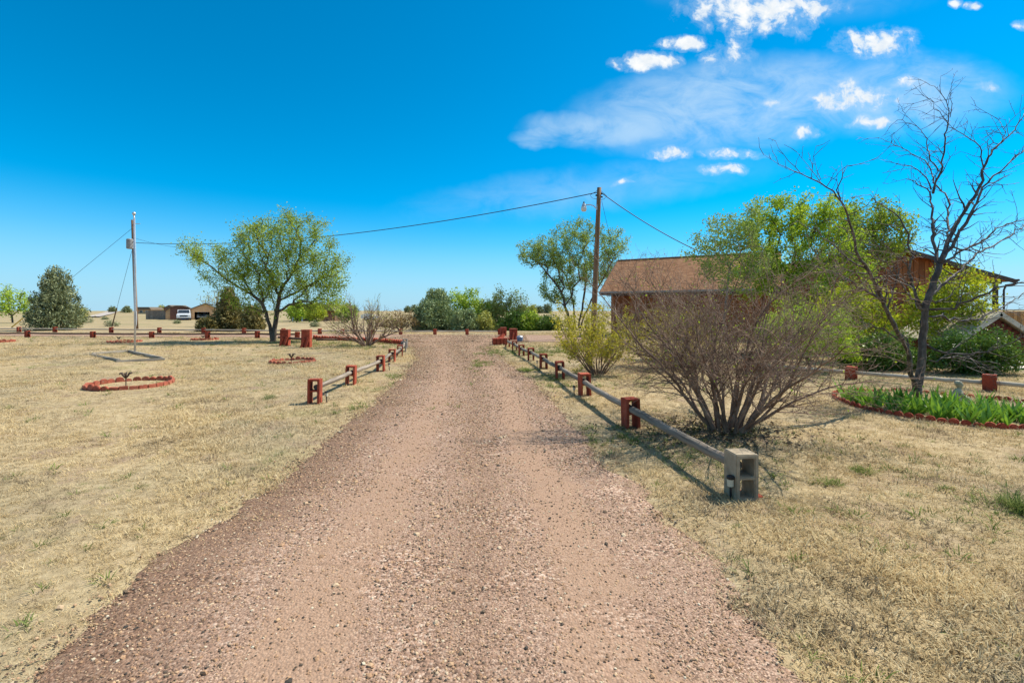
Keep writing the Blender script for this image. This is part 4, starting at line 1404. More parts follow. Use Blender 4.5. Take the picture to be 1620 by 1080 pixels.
# ------------------------------------------------------------------ shrubs and conifers behind the lane
def juniper(name, label, px, Y, top, halfw, leaf, seed, n=9000, ls=0.16, lumps=9, cat='tree', group=None, base_f=0.9, cone=0.8):
    g = np.random.default_rng(seed)
    root = base_at(px, Y)
    Ht = EYE - (top - HY) / F * Y - root[2]
    W = halfw / F * Y
    lobes = []
    for k in range(lumps):
        f = (k + 0.5) / lumps
        w_ = W * (1 - f ** 1.4 * cone) * (base_f if f < 0.15 else 1)
        a = g.random() * 6.28
        q = w_ * 0.38
        for s in range(3):
            aa = a + s * 2.1 + g.normal() * 0.4
            lobes.append((root[0] + q * math.cos(aa), root[1] + q * math.sin(aa), root[2] + Ht * (0.06 + 0.84 * f), w_ * 0.58, w_ * 0.58, Ht / lumps * 1.2))
    t = thing(name, label, cat, root, 0, group)
    T = in_lobes(lobes, 150, g)
    T[:, 2] = np.maximum(T[:, 2], root[2] + 0.1)
    pos, par = grow(root - (0, 0, .1), [np.array([root, root + (0, 0, Ht * 0.9)])], T, 0.1, g, 0.4, 0.05)
    r = limb_radii(par, 0.010)
    c = np.arange(1, len(par)); p = par[c]
    obj('trunk', limb_mesh('trunk', pos[p] - root, pos[c] - root, np.minimum(r[p], r[c] * 1.3), r[c]), M['bark'], t)
    C = in_lobes(lobes, n, g, 0.7)
    C[:, 2] = np.maximum(C[:, 2], root[2] + 0.05)
    mid = root + np.array((0, 0, Ht * 0.35))
    ax = unit(C - mid) + np.array((0, 0, 0.6))
    # tufts: each centre carries a few sprays
    V, Fq = leaf_geo(np.repeat(C, 3, 0) + g.normal(size=(3 * n, 3)) * ls * 0.45 - root, ls, g, 0.36, axis=np.repeat(unit(ax), 3, 0), spread=0.75)
    cl_ = np.sin(C[:, 0] * 3.1 + C[:, 2] * 2.2) * np.sin(C[:, 1] * 2.7 + C[:, 2] * 1.3) * 0.5 + 0.5
    obj('crown', mesh_np('crown', V, Fq, np.clip(np.repeat(0.4 * g.random(n) + 0.35 * cl_, 3) + 0.25 * g.random(3 * n), 0, 1)), leaf, t)
    return t


juniper('juniper_tree', 'rounded grey green juniper at the far left beyond the fences', 90, 38.5, 420, 44, M['juniper'], 51, 5200, 0.22, base_f=0.95, cone=0.72)
juniper('juniper_tree', 'tall blue green juniper right of the bare left shrub', 692, 39, 456, 38, M['juniper_blue'], 52, 5600, 0.22, cone=0.6)
juniper('juniper_shrub', 'low blue grey juniper leaning left at the start of the central thicket', 674, 38, 474, 26, M['juniper_blue'], 53, 3200, 0.2, cone=0.5, cat='shrub')
juniper('juniper_shrub', 'low blue grey juniper in the middle of the central thicket', 735, 37.5, 490, 26, M['juniper_blue'], 54, 3200, 0.2, cone=0.4, cat='shrub')
Yc = 41.0
plant('elm_tree', 'yellow green tree rising in the middle of the central thicket', 'tree', base_at(735, Yc), [lobe(726, 480, Yc, 20, 22), lobe(748, 474, Yc, 22, 18), lobe(735, 505, Yc, 36, 18), lobe(760, 495, Yc, 24, 20)], 170, 8000, 0.16, M['elm_bright'], M['bark'], (), 0.012, 0.25, 55, 0.2, step=0.5)
plant('elm_tree', 'tall olive tree at the right of the central thicket', 'tree', base_at(795, Yc), [lobe(790, 470, Yc, 20, 16), lobe(783, 490, Yc, 24, 20), lobe(805, 495, Yc, 26, 20), lobe(795, 515, Yc, 42, 14), lobe(770, 500, Yc, 22, 22)], 200, 11000, 0.15, M['olive'], M['bark'], (), 0.012, 0.25, 56, 0.2, step=0.5)
Yc = 43.0
plant('dying_tree', 'thin greyish half bare tree in the central thicket', 'tree', base_at(818, Yc), [lobe(818, 475, Yc, 18, 17), lobe(822, 500, Yc, 22, 16)], 260, 1600, 0.12, M['elm_grey'], M['twig_grey'], (), 0.016, 0.25, 57, 0.2, step=0.5)
Yc = 38.0
for px, hw, hh, lf, lab, sd in [(812, 22, 16, 'dark_green', 'dark rounded bush right of the olive tree behind the lane', 58), (836, 20, 17, 'elm_bright', 'fresh green bush between two dark bushes behind the lane', 59), (862, 24, 14, 'dark_green', 'dark low bush behind the lane nearest the yellow shrub', 60),
                                (764, 16, 18, 'olive', 'olive bush in front of the central thicket', 61)]:
    plant('bush', lab, 'bush', base_at(px, Yc), [lobe(px, 510, Yc, hw, hh), lobe(px - 6, 518, Yc, hw, 10), lobe(px + 7, 517, Yc, hw, 10)], 110, 6500, 0.13, M[lf], M['twig'], (), 0.01, 0.2, sd, 0.16, step=0.4, tname='stems')
Yc = 37.0
plant('brown_bush', 'brownish leafless bush behind the bare left shrub', 'bush', base_at(632, Yc), [lobe(630, 505, Yc, 32, 16), lobe(648, 510, Yc, 22, 14), lobe(610, 512, Yc, 22, 10)], 200, 2600, 0.12, M['brown_bush'], M['twig'], (), 0.012, 0.2, 62, 0.16, step=0.4, tname='stems')
# behind the leafy elm on the left
juniper('juniper_tree', 'dark juniper behind the leafy elm on the left', 362, 37.0, 455, 26, M['pine_gold'], 63, 3600, 0.22, cone=0.6)
juniper('juniper_shrub', 'gold tipped low juniper between garage and dark juniper', 330, 36.0, 503, 20, M['pine_gold'], 64, 1800, 0.2, cone=0.3, cat='shrub')
juniper('juniper_shrub', 'gold tipped juniper at the elm trunk', 400, 36.5, 482, 20, M['pine_gold'], 65, 2200, 0.2, cone=0.4, cat='shrub')
Yc = 48.0
plant('bare_tree', 'pale leafless tree behind the garage roof', 'tree', base_at(345, Yc), [lobe(335, 475, Yc, 20, 12), lobe(350, 465, Yc, 22, 18), lobe(360, 490, Yc, 24, 16)], 200, 900, 0.12, M['olive'], M['twig_grey'], (), 0.016, 0.25, 66, 0.2, step=0.5)

# ------------------------------------------------------------------ bare shrubs built from branching shoots
class Shoots:
    def __init__(self, seed):
        self.g = np.random.default_rng(seed)
        self.a, self.b, self.r0, self.r1, self.tips = [], [], [], [], []

    def run(self, p, d, L, r, lvl, cfg):
        g = self.g
        c = cfg[lvl]
        seg = c['seg']
        n = max(2, int(L / seg))
        st = L / n
        sgn = 1
        zax = unit(np.cross(d, g.normal(size=3)))
        for i in range(n):
            f0, f1 = i / n, (i + 1) / n
            d = unit(d + g.normal(size=3) * c['wob'] + zax * sgn * c.get('zig', 0) + np.array((0, 0, c['up'])))
            sgn = -sgn
            q = p + d * st
            ra, rb = r * (1 - f0 * c['tap']), r * (1 - f1 * c['tap'])
            self.a.append(p); self.b.append(q); self.r0.append(ra); self.r1.append(rb)
            if lvl + 1 < len(cfg) and f1 > c['start'] and g.random() < c['prob']:
                k = cfg[lvl + 1]
                for _ in range(c.get('multi', 1)):
                    e_ = unit(np.cross(d, g.normal(size=3)))
                    an = R(k['ang'][0] + g.random() * (k['ang'][1] - k['ang'][0]))
                    dd = d * math.cos(an) + e_ * math.sin(an)
                    self.run(q, dd, (k['len'][0] + g.random() * (k['len'][1] - k['len'][0])) * (1.15 - 0.55 * f1), max(rb * k['rk'], k['rmin']), lvl + 1, cfg)
            p = q
        self.tips.append(p)

    def mesh(self, name, root, thick=0.012):
        root = np.asarray(root)
        return limb_mesh(name, np.array(self.a) - root, np.array(self.b) - root, np.array(self.r0), np.array(self.r1), thick)


def shoot_shrub(name, label, root, stems, tilt, Ls, r, cfg, seed, twigmat, leaf=None, nleaf=0, ls=0.03, base_r=0.15, sig=0.03, bias_az=None, minlvl_r=0.004):
    S = Shoots(seed)
    g = S.g
    for k in range(stems):
        az = 2 * math.pi * (k + g.random()) / stems
        tl = R(tilt[0] + (tilt[1] - tilt[0]) * g.random() ** 0.8)
        d = np.array((math.cos(az) * math.sin(tl), math.sin(az) * math.sin(tl), math.cos(tl)))
        p = root + np.array((math.cos(az) * base_r * g.random(), math.sin(az) * base_r * g.random(), -0.05))
        S.run(p, d, Ls[0] + (Ls[1] - Ls[0]) * g.random(), r * (0.6 + 0.6 * g.random()), 0, cfg)
    t = thing(name, label, 'shrub', root)
    obj('branches', S.mesh('branches', root), twigmat, t)
    if nleaf:
        a, b, rr = np.array(S.a), np.array(S.b), np.array(S.r1)
        th = np.where(rr <= np.quantile(rr, 0.75))[0]
        k = th[g.integers(0, len(th), nleaf)]
        tt = g.random(nleaf)[:, None]
        C = a[k] * (1 - tt) + b[k] * tt + g.normal(size=(nleaf, 3)) * sig
        V, Fq = leaf_geo(C - root, ls, g, 0.55)
        obj('leaves', mesh_np('leaves', V, Fq, g.random(nleaf)), leaf, t)
    return t, S


cfgA = [dict(seg=0.13, wob=0.09, up=-0.018, tap=0.8, start=0.26, prob=0.95, multi=2),
        dict(seg=0.10, wob=0.12, up=0.02, tap=0.75, start=0.12, prob=0.9, len=(0.45, 1.0), ang=(22, 60), rk=0.5, rmin=0.0038),
        dict(seg=0.07, wob=0.16, up=0.04, tap=0.6, start=0.1, prob=0.7, len=(0.2, 0.5), ang=(20, 60), rk=0.65, rmin=0.0024),
        dict(seg=0.05, wob=0.22, up=0.03, tap=0.5, start=1.1, prob=0, len=(0.05, 0.16), ang=(30, 80), rk=0.7, rmin=0.0018)]
root = base_at(1148, 6.15)
shoot_shrub('bare_shrub', 'large bare vase shaped shrub beside the right fence', root, 30, (2, 42), (1.7, 2.5), 0.024, cfgA, 74, M['twig'], M['elm_bright'], 1500, 0.022, 0.26)
# litter under it
g3 = np.random.default_rng(5)
n = 2600
q = g3.normal(size=(n, 2)) * (0.55, 0.42) + root[:2] + (-0.25, -0.1)
q = q[road_dist(q[:, 0], q[:, 1]) > 0.1]
V, Fq = leaf_geo(np.stack([q[:, 0], q[:, 1], H(q[:, 0], q[:, 1]) + 0.012 + 0.02 * g3.random(len(q))], 1), 0.035, g3, 0.6, flat=0.75)
tag(obj('leaf_litter', mesh_np('leaf_litter', V, Fq, g3.random(len(q))), M['litter']), 'brown leaf litter under the large bare shrub', 'leaf litter', kind='stuff')

cfgB = [dict(seg=0.13, wob=0.09, up=0.02, tap=0.75, start=0.2, prob=0.85),
        dict(seg=0.09, wob=0.13, up=0.05, tap=0.75, start=0.15, prob=0.65, len=(0.3, 0.6), ang=(18, 48), rk=0.6, rmin=0.0035),
        dict(seg=0.06, wob=0.18, up=0.05, tap=0.6, start=1.1, prob=0, len=(0.12, 0.3), ang=(20, 60), rk=0.65, rmin=0.0025)]
root = base_at(946, 11.8)
shoot_shrub('yellow_green_shrub', 'yellow green leafing shrub left of the large bare shrub', root, 28, (4, 52), (1.2, 1.75), 0.018, cfgB, 72, M['twig'], M['yellow_bush'], 15000, 0.045, 0.2, sig=0.035)
cfgC = [dict(seg=0.2, wob=0.10, up=0.03, tap=0.7, start=0.25, prob=0.95, multi=2),
        dict(seg=0.14, wob=0.12, up=0.10, tap=0.75, start=0.2, prob=0.75, len=(0.6, 1.2), ang=(18, 45), rk=0.6, rmin=0.008),
        dict(seg=0.10, wob=0.14, up=0.10, tap=0.6, start=1.1, prob=0, len=(0.2, 0.6), ang=(15, 45), rk=0.65, rmin=0.006)]
root = base_at(581, 21.0)
shoot_shrub('bare_shrub', 'leafless dark shrub in front of the tilted brick row', root, 13, (15, 66), (1.5, 2.2), 0.05, cfgC, 73, M['twig'], M['olive'], 1500, 0.05, 0.08)

# ------------------------------------------------------------------ bare locust tree in the iris bed
Yl = 8.1
g4 = np.random.default_rng(88)
root = base_at(1451, Yl)
limbs = [  # (bearings, start radius, end radius)
    ([(1451, 638), (1452, 618), (1458, 575), (1460, 550), (1461, 527), (1463, 490), (1468, 473), (1480, 440), (1487, 417)], 0.068, 0.042),
    ([(1487, 417), (1495, 395), (1502, 377), (1512, 358), (1523, 340), (1535, 320), (1547, 300), (1554, 284), (1557, 262), (1571, 238), (1589, 220), (1602, 211), (1620, 180)], 0.036, 0.006),
    ([(1488, 415), (1506, 390), (1518, 368), (1534, 342), (1548, 312), (1562, 290), (1580, 272), (1600, 256), (1622, 236)], 0.030, 0.006),
    ([(1485, 420), (1479, 398), (1476, 375), (1476, 350), (1474, 330), (1471, 306), (1462, 294), (1447, 287), (1434, 283)], 0.030, 0.006),
    ([(1476, 306), (1479, 293), (1485, 278), (1489, 264), (1492, 238), (1492, 220), (1501, 198), (1502, 184), (1496, 160), (1488, 146), (1479, 137)], 0.020, 0.004),
    ([(1491, 405), (1499, 380), (1501, 340), (1499, 313), (1489, 302), (1478, 290), (1474, 270), (1463, 255), (1447, 245), (1430, 235), (1410, 225), (1390, 218)], 0.022, 0.004),
    ([(1473, 300), (1466, 282), (1455, 272), (1440, 265), (1420, 260)], 0.012, 0.004),
    ([(1484, 270), (1470, 248), (1465, 222), (1455, 205), (1443, 196), (1420, 190)], 0.012, 0.004),
    ([(1501, 198), (1492, 184), (1480, 172), (1472, 156)], 0.008, 0.003),
    ([(1503, 186), (1506, 165), (1505, 147)], 0.007, 0.003),
    ([(1556, 265), (1552, 240), (1545, 225), (1525, 212), (1505, 202)], 0.012, 0.005),
    ([(1579, 230), (1590, 210), (1586, 195), (1580, 190)], 0.008, 0.003),
    ([(1451, 632), (1448, 610), (1443, 593), (1437, 560), (1427, 537), (1410, 507), (1397, 477), (1384, 450), (1372, 425), (1357, 405), (1350, 370), (1340, 340), (1330, 315), (1318, 303), (1300, 290), (1275, 278), (1257, 272)], 0.042, 0.005),
    ([(1330, 315), (1325, 300), (1333, 283), (1340, 263)], 0.010, 0.003),
    ([(1457, 484), (1450, 470), (1443, 453), (1440, 430), (1442, 405), (1438, 380), (1432, 358), (1420, 340), (1400, 326), (1385, 318), (1377, 308)], 0.024, 0.005),
    ([(1398, 478), (1380, 465), (1360, 452), (1340, 442), (1320, 432), (1300, 420), (1290, 405), (1286, 390)], 0.020, 0.004),
    ([(1376, 430), (1355, 420), (1330, 400), (1310, 380), (1285, 365), (1262, 350)], 0.014, 0.004),
    ([(1462, 492), (1445, 475), (1428, 455), (1415, 430), (1395, 410), (1378, 392)], 0.022, 0.005),
    ([(1488, 418), (1505, 405), (1527, 395), (1548, 385), (1575, 362), (1600, 352), (1640, 348)], 0.020, 0.006),
    ([(1470, 470), (1487, 452), (1508, 438), (1527, 420), (1545, 402), (1563, 392), (1590, 378), (1612, 362), (1635, 350)], 0.026, 0.006),
    ([(1464, 489), (1490, 490), (1512, 487), (1532, 476), (1552, 467), (1575, 458), (1598, 450), (1640, 446)], 0.022, 0.008),
    ([(1465, 500), (1495, 502), (1520, 507), (1545, 505), (1572, 492), (1595, 480), (1622, 462)], 0.020, 0.007),
    ([(1466, 545), (1480, 553), (1497, 557), (1520, 560), (1547, 557), (1580, 553), (1600, 540), (1630, 528)], 0.020, 0.006),
    ([(1470, 570), (1490, 568), (1515, 562), (1545, 570), (1580, 575)], 0.013, 0.004),
    ([(1428, 540), (1410, 528), (1395, 520), (1378, 513), (1355, 508)], 0.014, 0.004),
    ([(1436, 556), (1436, 535), (1422, 525)], 0.016, 0.006),
    ([(1497, 557), (1515, 572), (1535, 582)], 0.008, 0.003),
    ([(1445, 455), (1428, 442), (1408, 432), (1390, 415), (1376, 400)], 0.014, 0.004),
    ([(1440, 430), (1425, 410), (1412, 400), (1398, 380)], 0.012, 0.004),
    ([(1470, 472), (1480, 480), (1500, 470), (1515, 455), (1522, 440), (1535, 425)], 0.012, 0.004),
]
t = thing('locust_tree', 'bare dark locust tree with crooked branches in the iris bed', 'tree', root)
SL = Shoots(89)
cfgL = [dict(seg=0.11, wob=0.10, up=0.03, tap=0.65, start=0.1, prob=0.55, zig=0.16),
        dict(seg=0.08, wob=0.12, up=0.03, tap=0.5, start=0.05, prob=0.6, zig=0.2, len=(0.14, 0.45), ang=(30, 70), rk=0.7, rmin=0.0042),
        dict(seg=0.03, wob=0.2, up=0.0, tap=0.4, start=1.1, prob=0, len=(0.02, 0.06), ang=(50, 90), rk=0.9, rmin=0.0034)]
mbt = MB()
built = []
for k, (pts, ra, rb) in enumerate(limbs):
    # attach in depth to whichever limb passes through the same bearing
    start = pts[0]
    Y0 = Yl
    best = 1e9
    for (bp, bw) in built:
        for (q, wq) in zip(bp, bw):
            dd = math.hypot(q[0] - start[0], q[1] - start[1])
            if dd < best:
                best = dd; Y0 = wq[1]
    if k == 0: Y0 = Yl
    s = g4.normal() * (0.05 if k == 0 else 0.42)
    W = []
    L = 0
    for i, (px, py) in enumerate(pts):
        if i: L += math.hypot(px - pts[i - 1][0], py - pts[i - 1][1]) / F * Yl
        W.append(at(px, py, Y0 + s * L))
    W = np.array(W)
    built.append((pts, W))
    # crooked resampling
    fine, nn = [W[0]], 0
    for i in range(len(W) - 1):
        m_ = max(1, int(np.linalg.norm(W[i + 1] - W[i]) / 0.09))
        for j in range(1, m_ + 1):
            p = W[i] + (W[i + 1] - W[i]) * j / m_
            if not (i == len(W) - 2 and j == m_):
                p = p + g4.normal(size=3) * (0.009 if ra > 0.03 else 0.014)
            fine.append(p)
    fine = np.array(fine)
    rad = np.linspace(ra, rb, len(fine)) * (1 + 0.06 * g4.normal(size=len(fine)))
    if k == 0:
        rad[0] *= 1.35
    mbt.tube(fine - root, rad, 9 if ra > 0.025 else 6)
    for i in range(2, len(fine)):
        if rad[i] < 0.030 and g4.random() < 0.80:
            d = unit(fine[i] - fine[i - 1])
            e_ = unit(np.cross(d, g4.normal(size=3)))
            an = R(30 + 40 * g4.random())
            SL.run(fine[i], d * math.cos(an) + e_ * math.sin(an), 0.16 + 0.46 * g4.random() ** 1.3, max(0.0055, rad[i] * 0.6), 0, cfgL)
        if rad[i] < 0.03 and g4.random() < 0.6:
            e_ = unit(np.cross(unit(fine[i] - fine[i - 1]), g4.normal(size=3)))
            SL.run(fine[i], e_, 0.03 + 0.05 * g4.random(), 0.0045, 2, cfgL)
obj('trunk', mbt.mesh('trunk', smooth=True), M['bark_dark'], t)
obj('twigs', SL.mesh('twigs', root), M['bark_dark'], t)

# iris bed: each sword leaf its own piece
t = thing('iris_plants', 'dense sword leaved iris plants around the locust trunk', 'plants', (bed_c[0], bed_c[1], 0))
g5 = np.random.default_rng(17)
leaf_me = []
for k in range(6):
    n = 6
    hgt = 0.30 + 0.10 * g5.random()
    bend = 0.25 + 0.75 * g5.random()
    V, Fc = [], []
    x_ = z_ = 0.0
    for i in range(n + 1):
        f = i / n
        w_ = 0.024 * (1 - f ** 2.2) * (0.75 + 0.5 * math.sin(math.pi * min(1, f * 1.3))) + 0.0008
        V += [(x_, -w_, z_), (x_ + 0.004 * (1 - f), 0, z_), (x_, w_, z_)]
        a = bend * f
        x_ += hgt / n * math.sin(a); z_ += hgt / n * math.cos(a)
    for i in range(n):
        b_ = 3 * i
        Fc += [(b_, b_ + 1, b_ + 4, b_ + 3), (b_ + 1, b_ + 2, b_ + 5, b_ + 4)]
    me = bpy.data.meshes.new('iris_leaf')
    me.from_pydata(V, [], Fc)
    me.attributes.new('rnd', 'FLOAT', 'FACE').data.foreach_set('value', np.full(len(Fc), k / 5, np.float32))
    me.materials.append(M['iris'])
    leaf_me.append(me)
fans = []
tries = 0
while len(fans) < 120 and tries < 20000:
    tries += 1
    a = g5.random() * 6.283
    r_ = 1.34 * math.sqrt(g5.random())
    p = bed_c + r_ * np.array((math.cos(a), math.sin(a)))
    depth = (p[1] - bed_c[1]) * 0.8 + (p[0] - bed_c[0]) * 0.6       # mostly the near, sunny side
    if depth > -0.15 or np.hypot(*(p - root[:2])) < 0.2: continue
    if any(np.hypot(*(p - f_)) < 0.085 for f_ in fans): continue
    fans.append(p)
fans.sort(key=lambda p: np.hypot(*p))
rest_V, rest_F, rest_a, off_ = [], [], [], 0
for fi, p in enumerate(fans):
    az = g5.random() * 6.283
    s = 0.65 + 0.42 * g5.random()
    for i in range(6):
        f = (i - 2.5) / 2.5
        rz = az + (0 if f > 0 else math.pi) + g5.normal() * 0.5
        me = leaf_me[g5.integers(0, 6)]
        loc = (p[0] - bed_c[0] + 0.02 * f * math.cos(az), p[1] - bed_c[1] + 0.02 * f * math.sin(az), hz(*p) - 0.01)
        rot = (g5.normal() * .14, abs(f) * 0.55, rz)
        scl = (s, s, s * (0.85 + 0.3 * g5.random()))
        if fi < 49:
            obj('leaf', me, None, t, loc, rot, scl)
        else:
            mw = Matrix.LocRotScale(Vector(loc), Matrix.Rotation(rot[2], 3, 'Z') @ Matrix.Rotation(rot[1], 3, 'Y') @ Matrix.Rotation(rot[0], 3, 'X'), Vector(scl))
            rest_V += [tuple(mw @ v_.co) for v_ in me.vertices]
            rest_F += [tuple(k + off_ for k in q_.vertices) for q_ in me.polygons]
            rest_a += [g5.random()] * len(me.polygons)
            off_ += len(me.vertices)
tag(obj('leaves_behind', mesh_np('leaves_behind', np.array(rest_V), np.array(rest_F), rest_a), M['iris'], t), kind='stuff')
poly = [(-0.056, -0.05), (0.056, -0.05), (0.056, 0.018)] + [(0.056 * math.cos(math.pi * k / 8), 0.018 + 0.05 * math.sin(math.pi * k / 8)) for k in range(1, 8)] + [(-0.056, 0.018)]
mb = MB(); mb.prism(poly, -0.028, 0.028)
bed_piece = mb.mesh('bed_edging_piece', 0.014, segs=2, angle=40); bed_piece.materials.append(M['red'])
t = thing('bed_edging', 'rounded red edging stones around the iris bed', 'flower bed edging', (bed_c[0], bed_c[1], 0))
n = int(2 * math.pi * 1.47 / 0.121)
for k in range(n):
    a = 2 * math.pi * k / n
    p = bed_c + 1.47 * np.array((math.cos(a), math.sin(a)))
    obj('edging_stone', bed_piece, None, t, (p[0] - bed_c[0], p[1] - bed_c[1], hz(*p) + g5.normal() * 0.012), (g5.normal() * .14, g5.normal() * .12, a + math.pi / 2 + g5.normal() * .12), (1, 1, 0.85 + 0.3 * g5.random()))
# little stone figure
x, y = gp(1511, 640)
t = thing('garden_statue', 'small pale stone garden figure among the iris leaves', 'statue', (x, y, hz(x, y)), 0.0)
t.scale = (1.2, 1.2, 1.2)
bmv = MB()
bmv.lathe([(0.075, 0.0), (0.09, 0.03), (0.085, 0.09), (0.062, 0.15), (0.058, 0.19), (0.036, 0.215), (0.026, 0.23), (0.03, 0.24), (0.045, 0.262), (0.05, 0.285), (0.042, 0.315), (0.018, 0.333)], 16)
bme = bmv.mesh('figure', smooth=True)
for v_ in bme.vertices:                      # hunched, looking along the row; lap and knees towards +x
    z_ = v_.co.z
    v_.co.x += 0.04 * math.sin(z_ * 8.5) + (0.025 if z_ > 0.22 else 0)
    if z_ < 0.12 and v_.co.x > 0.03: v_.co.x *= 2.0
    v_.co.y *= 0.85
obj('body', bme, M['stone_pale'], t)
mb = MB()
mb.tube([(0.02, -0.06, 0.17), (0.07, -0.065, 0.12), (0.11, -0.04, 0.10)], [0.022, 0.02, 0.015], 8)
mb.tube([(0.02, 0.06, 0.17), (0.07, 0.065, 0.12), (0.11, 0.04, 0.10)], [0.022, 0.02, 0.015], 8)
obj('arms', mb.mesh('figure_arms', smooth=True), M['stone_pale'], t)

# ------------------------------------------------------------------ brown house behind the trees
def slope_roof(name, parent, x0, x1, ya, za, yb, zb, mat, course=0.135, lip=0.016, th=0.05):
    """one roof plane from eave (ya,za) to ridge (yb,zb), stepped courses running along x"""
    L = math.hypot(yb - ya, zb - za)
    n = int(L / course)
    uy, uz = (yb - ya) / L, (zb - za) / L
    ny, nz = (-uz, uy) if uy > 0 else (uz, -uy)
    V, Fc = [], []
    for i in range(n):
        s0, s1 = i * L / n, (i + 1) * L / n
        for (s, h_) in ((s0, lip), (s1, 0.0)):
            y_, z_ = ya + uy * s + ny * h_, za + uz * s + nz * h_
            V += [(x0, y_, z_), (x1, y_, z_)]
        b_ = 4 * i
        Fc.append((b_, b_ + 1, b_ + 3, b_ + 2))
        if i: Fc.append((b_ - 2, b_ - 1, b_ + 1, b_))
    k = len(V)
    V += [(x0, ya - ny * th, za - nz * th), (x1, ya - ny * th, za - nz * th), (x0, yb - ny * th, zb - nz * th), (x1, yb - ny * th, zb - nz * th)]
    Fc += [(k, k + 2, k + 3, k + 1), (0, k, k + 1, 1)]
    mb = MB(); mb.add(V, Fc)
    return obj(name, mb.mesh(name), mat, parent)


hx, hy = 5.24, 28.3
house = thing('house', 'brown shingled house with cedar board walls behind the trees', 'house', (hx, hy, 0), R(-30))
EZ, RZ, LEN, WID = 2.70, 4.88, 9.4, 7.0
slope_roof('roof', house, 0, LEN, 0.0, EZ, WID / 2, RZ, M['shingle'])
slope_roof('roof', house, 0, LEN, WID, EZ, WID / 2, RZ, M['shingle'])
mb = MB(); mb.box((LEN / 2, WID / 2, RZ + 0.02), (LEN, 0.16, 0.05)); obj('ridge_cap', mb.mesh('ridge_cap'), M['shingle'], house)
mb = MB(); mb.box((LEN / 2, -0.055, EZ - 0.06), (LEN, 0.10, 0.11)); obj('gutter', mb.mesh('gutter', 0.015), M['gutter'], house)
mb = MB()
mb.box((LEN / 2, 0.02, EZ - 0.13), (LEN, 0.035, 0.17))
for yy, sg in ((0, 1), (WID, -1)):
    an = math.atan2(RZ - EZ, WID / 2)
    mb.box((-0.02, yy + sg * WID / 4, (EZ + RZ) / 2 - 0.10), (0.035, WID / 2 / math.cos(an), 0.18), np.array(Matrix.Rotation(sg * an, 3, 'X')))
obj('fascia', mb.mesh('fascia'), M['fascia'], house)
mb = MB(); mb.box((LEN / 2 + .2, 0.28, EZ - 0.24), (LEN - .4, 0.5, 0.03)); obj('soffit', mb.mesh('soffit'), M['fascia'], house)
wall = MB(); wall.prism([(0.0, 0), (LEN - .5, 0), (LEN - .5, 2.5), (0, 2.5)], 0.60, WID - 0.6)
wl = obj('wall', wall.mesh('wall'), M['cedar'], house, (0.5, 0, 0))
mb = MB(); mb.prism([(0.6, 2.5), (WID - .6, 2.5), (WID / 2, RZ - .25)], 0, 0.1); obj('gable_wall', mb.mesh('gable_wall'), M['cedar'], house, (0.6, 0, 0), (0, 0, R(90)))
bme = MB(); bme.box((0, 0, 1.24), (0.27, 0.03, 2.46)); bme = bme.mesh('wall_board', 0.004); bme.materials.append(M['cedar'])
for k in range(int((LEN - .6) / 0.285)):
    obj('board', bme, None, wl, (0.16 + k * 0.285, 0.582, 0))
# cross wing with the gable facing the driveway
WX0, WX1, WY = 14.3, 26.9, 26.0
pk = 20.5
ez, rz_ = 3.25, 5.12
inv = Matrix.Rotation(R(30), 3, 'Z')


def hl(x, y, z):
    v_ = inv @ Vector((x - hx, y - hy, 0))
    return (v_.x, v_.y, z)


def hw_obj(name, me, mat, x, y, z=0):
    return obj(name, me, mat, house, hl(x, y, z), (0, 0, R(30)))


# roof planes (built with x along depth, then turned)
for sg in (-1, 1):
    mbv = MB()
    V, Fc = [], []
    xe = pk + sg * 6.6
    za = ez
    Ls = math.hypot(6.6, rz_ - ez)
    n = int(Ls / 0.14)
    for i in range(n):
        for (s, h_) in ((i / n, 0.016), ((i + 1) / n, 0.0)):
            X_ = xe + (pk - xe) * s; Z_ = za + (rz_ - za) * s + h_
            V += [(X_ - pk, 0, Z_), (X_ - pk, 9.0, Z_)]
        b_ = 4 * i
        Fc.append((b_, b_ + 1, b_ + 3, b_ + 2) if sg < 0 else (b_ + 2, b_ + 3, b_ + 1, b_))
        if i: Fc.append((b_ - 2, b_ - 1, b_ + 1, b_) if sg < 0 else (b_, b_ + 1, b_ - 1, b_ - 2))
    k = len(V)
    V += [(xe - pk, 0, za - .05), (xe - pk, 9, za - .05), (0, 0, rz_ - .05), (0, 9, rz_ - .05)]
    Fc += [(k, k + 1, k + 3, k + 2)]
    mbv.add(V, Fc)
    hw_obj('roof', mbv.mesh('wing_roof'), M['shingle'], pk, WY - 0.5)
    an = math.atan2(rz_ - ez, 6.6)
    mbv = MB(); mbv.box((0, 0, 0), (6.6 / math.cos(an), 0.05, 0.22), np.array(Matrix.Rotation(sg * an, 3, 'Y')))
    hw_obj('fascia', mbv.mesh('wing_fascia'), M['fascia'], pk + sg * 3.3, WY - 0.53, (ez + rz_) / 2 - 0.12)
mb = MB(); mb.tube([(0, 0, 0), (0, 9.2, 0)], 0.06, 8); hw_obj('gutter', mb.mesh('wing_gutter'), M['fascia'], pk + 6.66, WY - 0.6, ez - 0.04)
mb = MB(); mb.tube([(0.02, 0, 0), (-0.12, 0.05, -0.16), (-0.5, 0.1, -0.22), (-0.6, 0.1, -0.5), (-0.6, 0.1, -3.2)], 0.045, 8); hw_obj('downpipe', mb.mesh('downpipe'), M['fascia'], pk + 6.66, WY - 0.5, ez - 0.08)
wr = 24.6
mb = MB()
prof = [(WX0 - pk + .4, 0), (wr - pk, 0), (wr - pk, ez + (rz_ - ez) * (1 - (wr - pk) / 6.6) - .06), (0, rz_ - .06), (WX0 - pk + .4, ez - .02)]
mb.prism(prof, 0.05, 7.0)
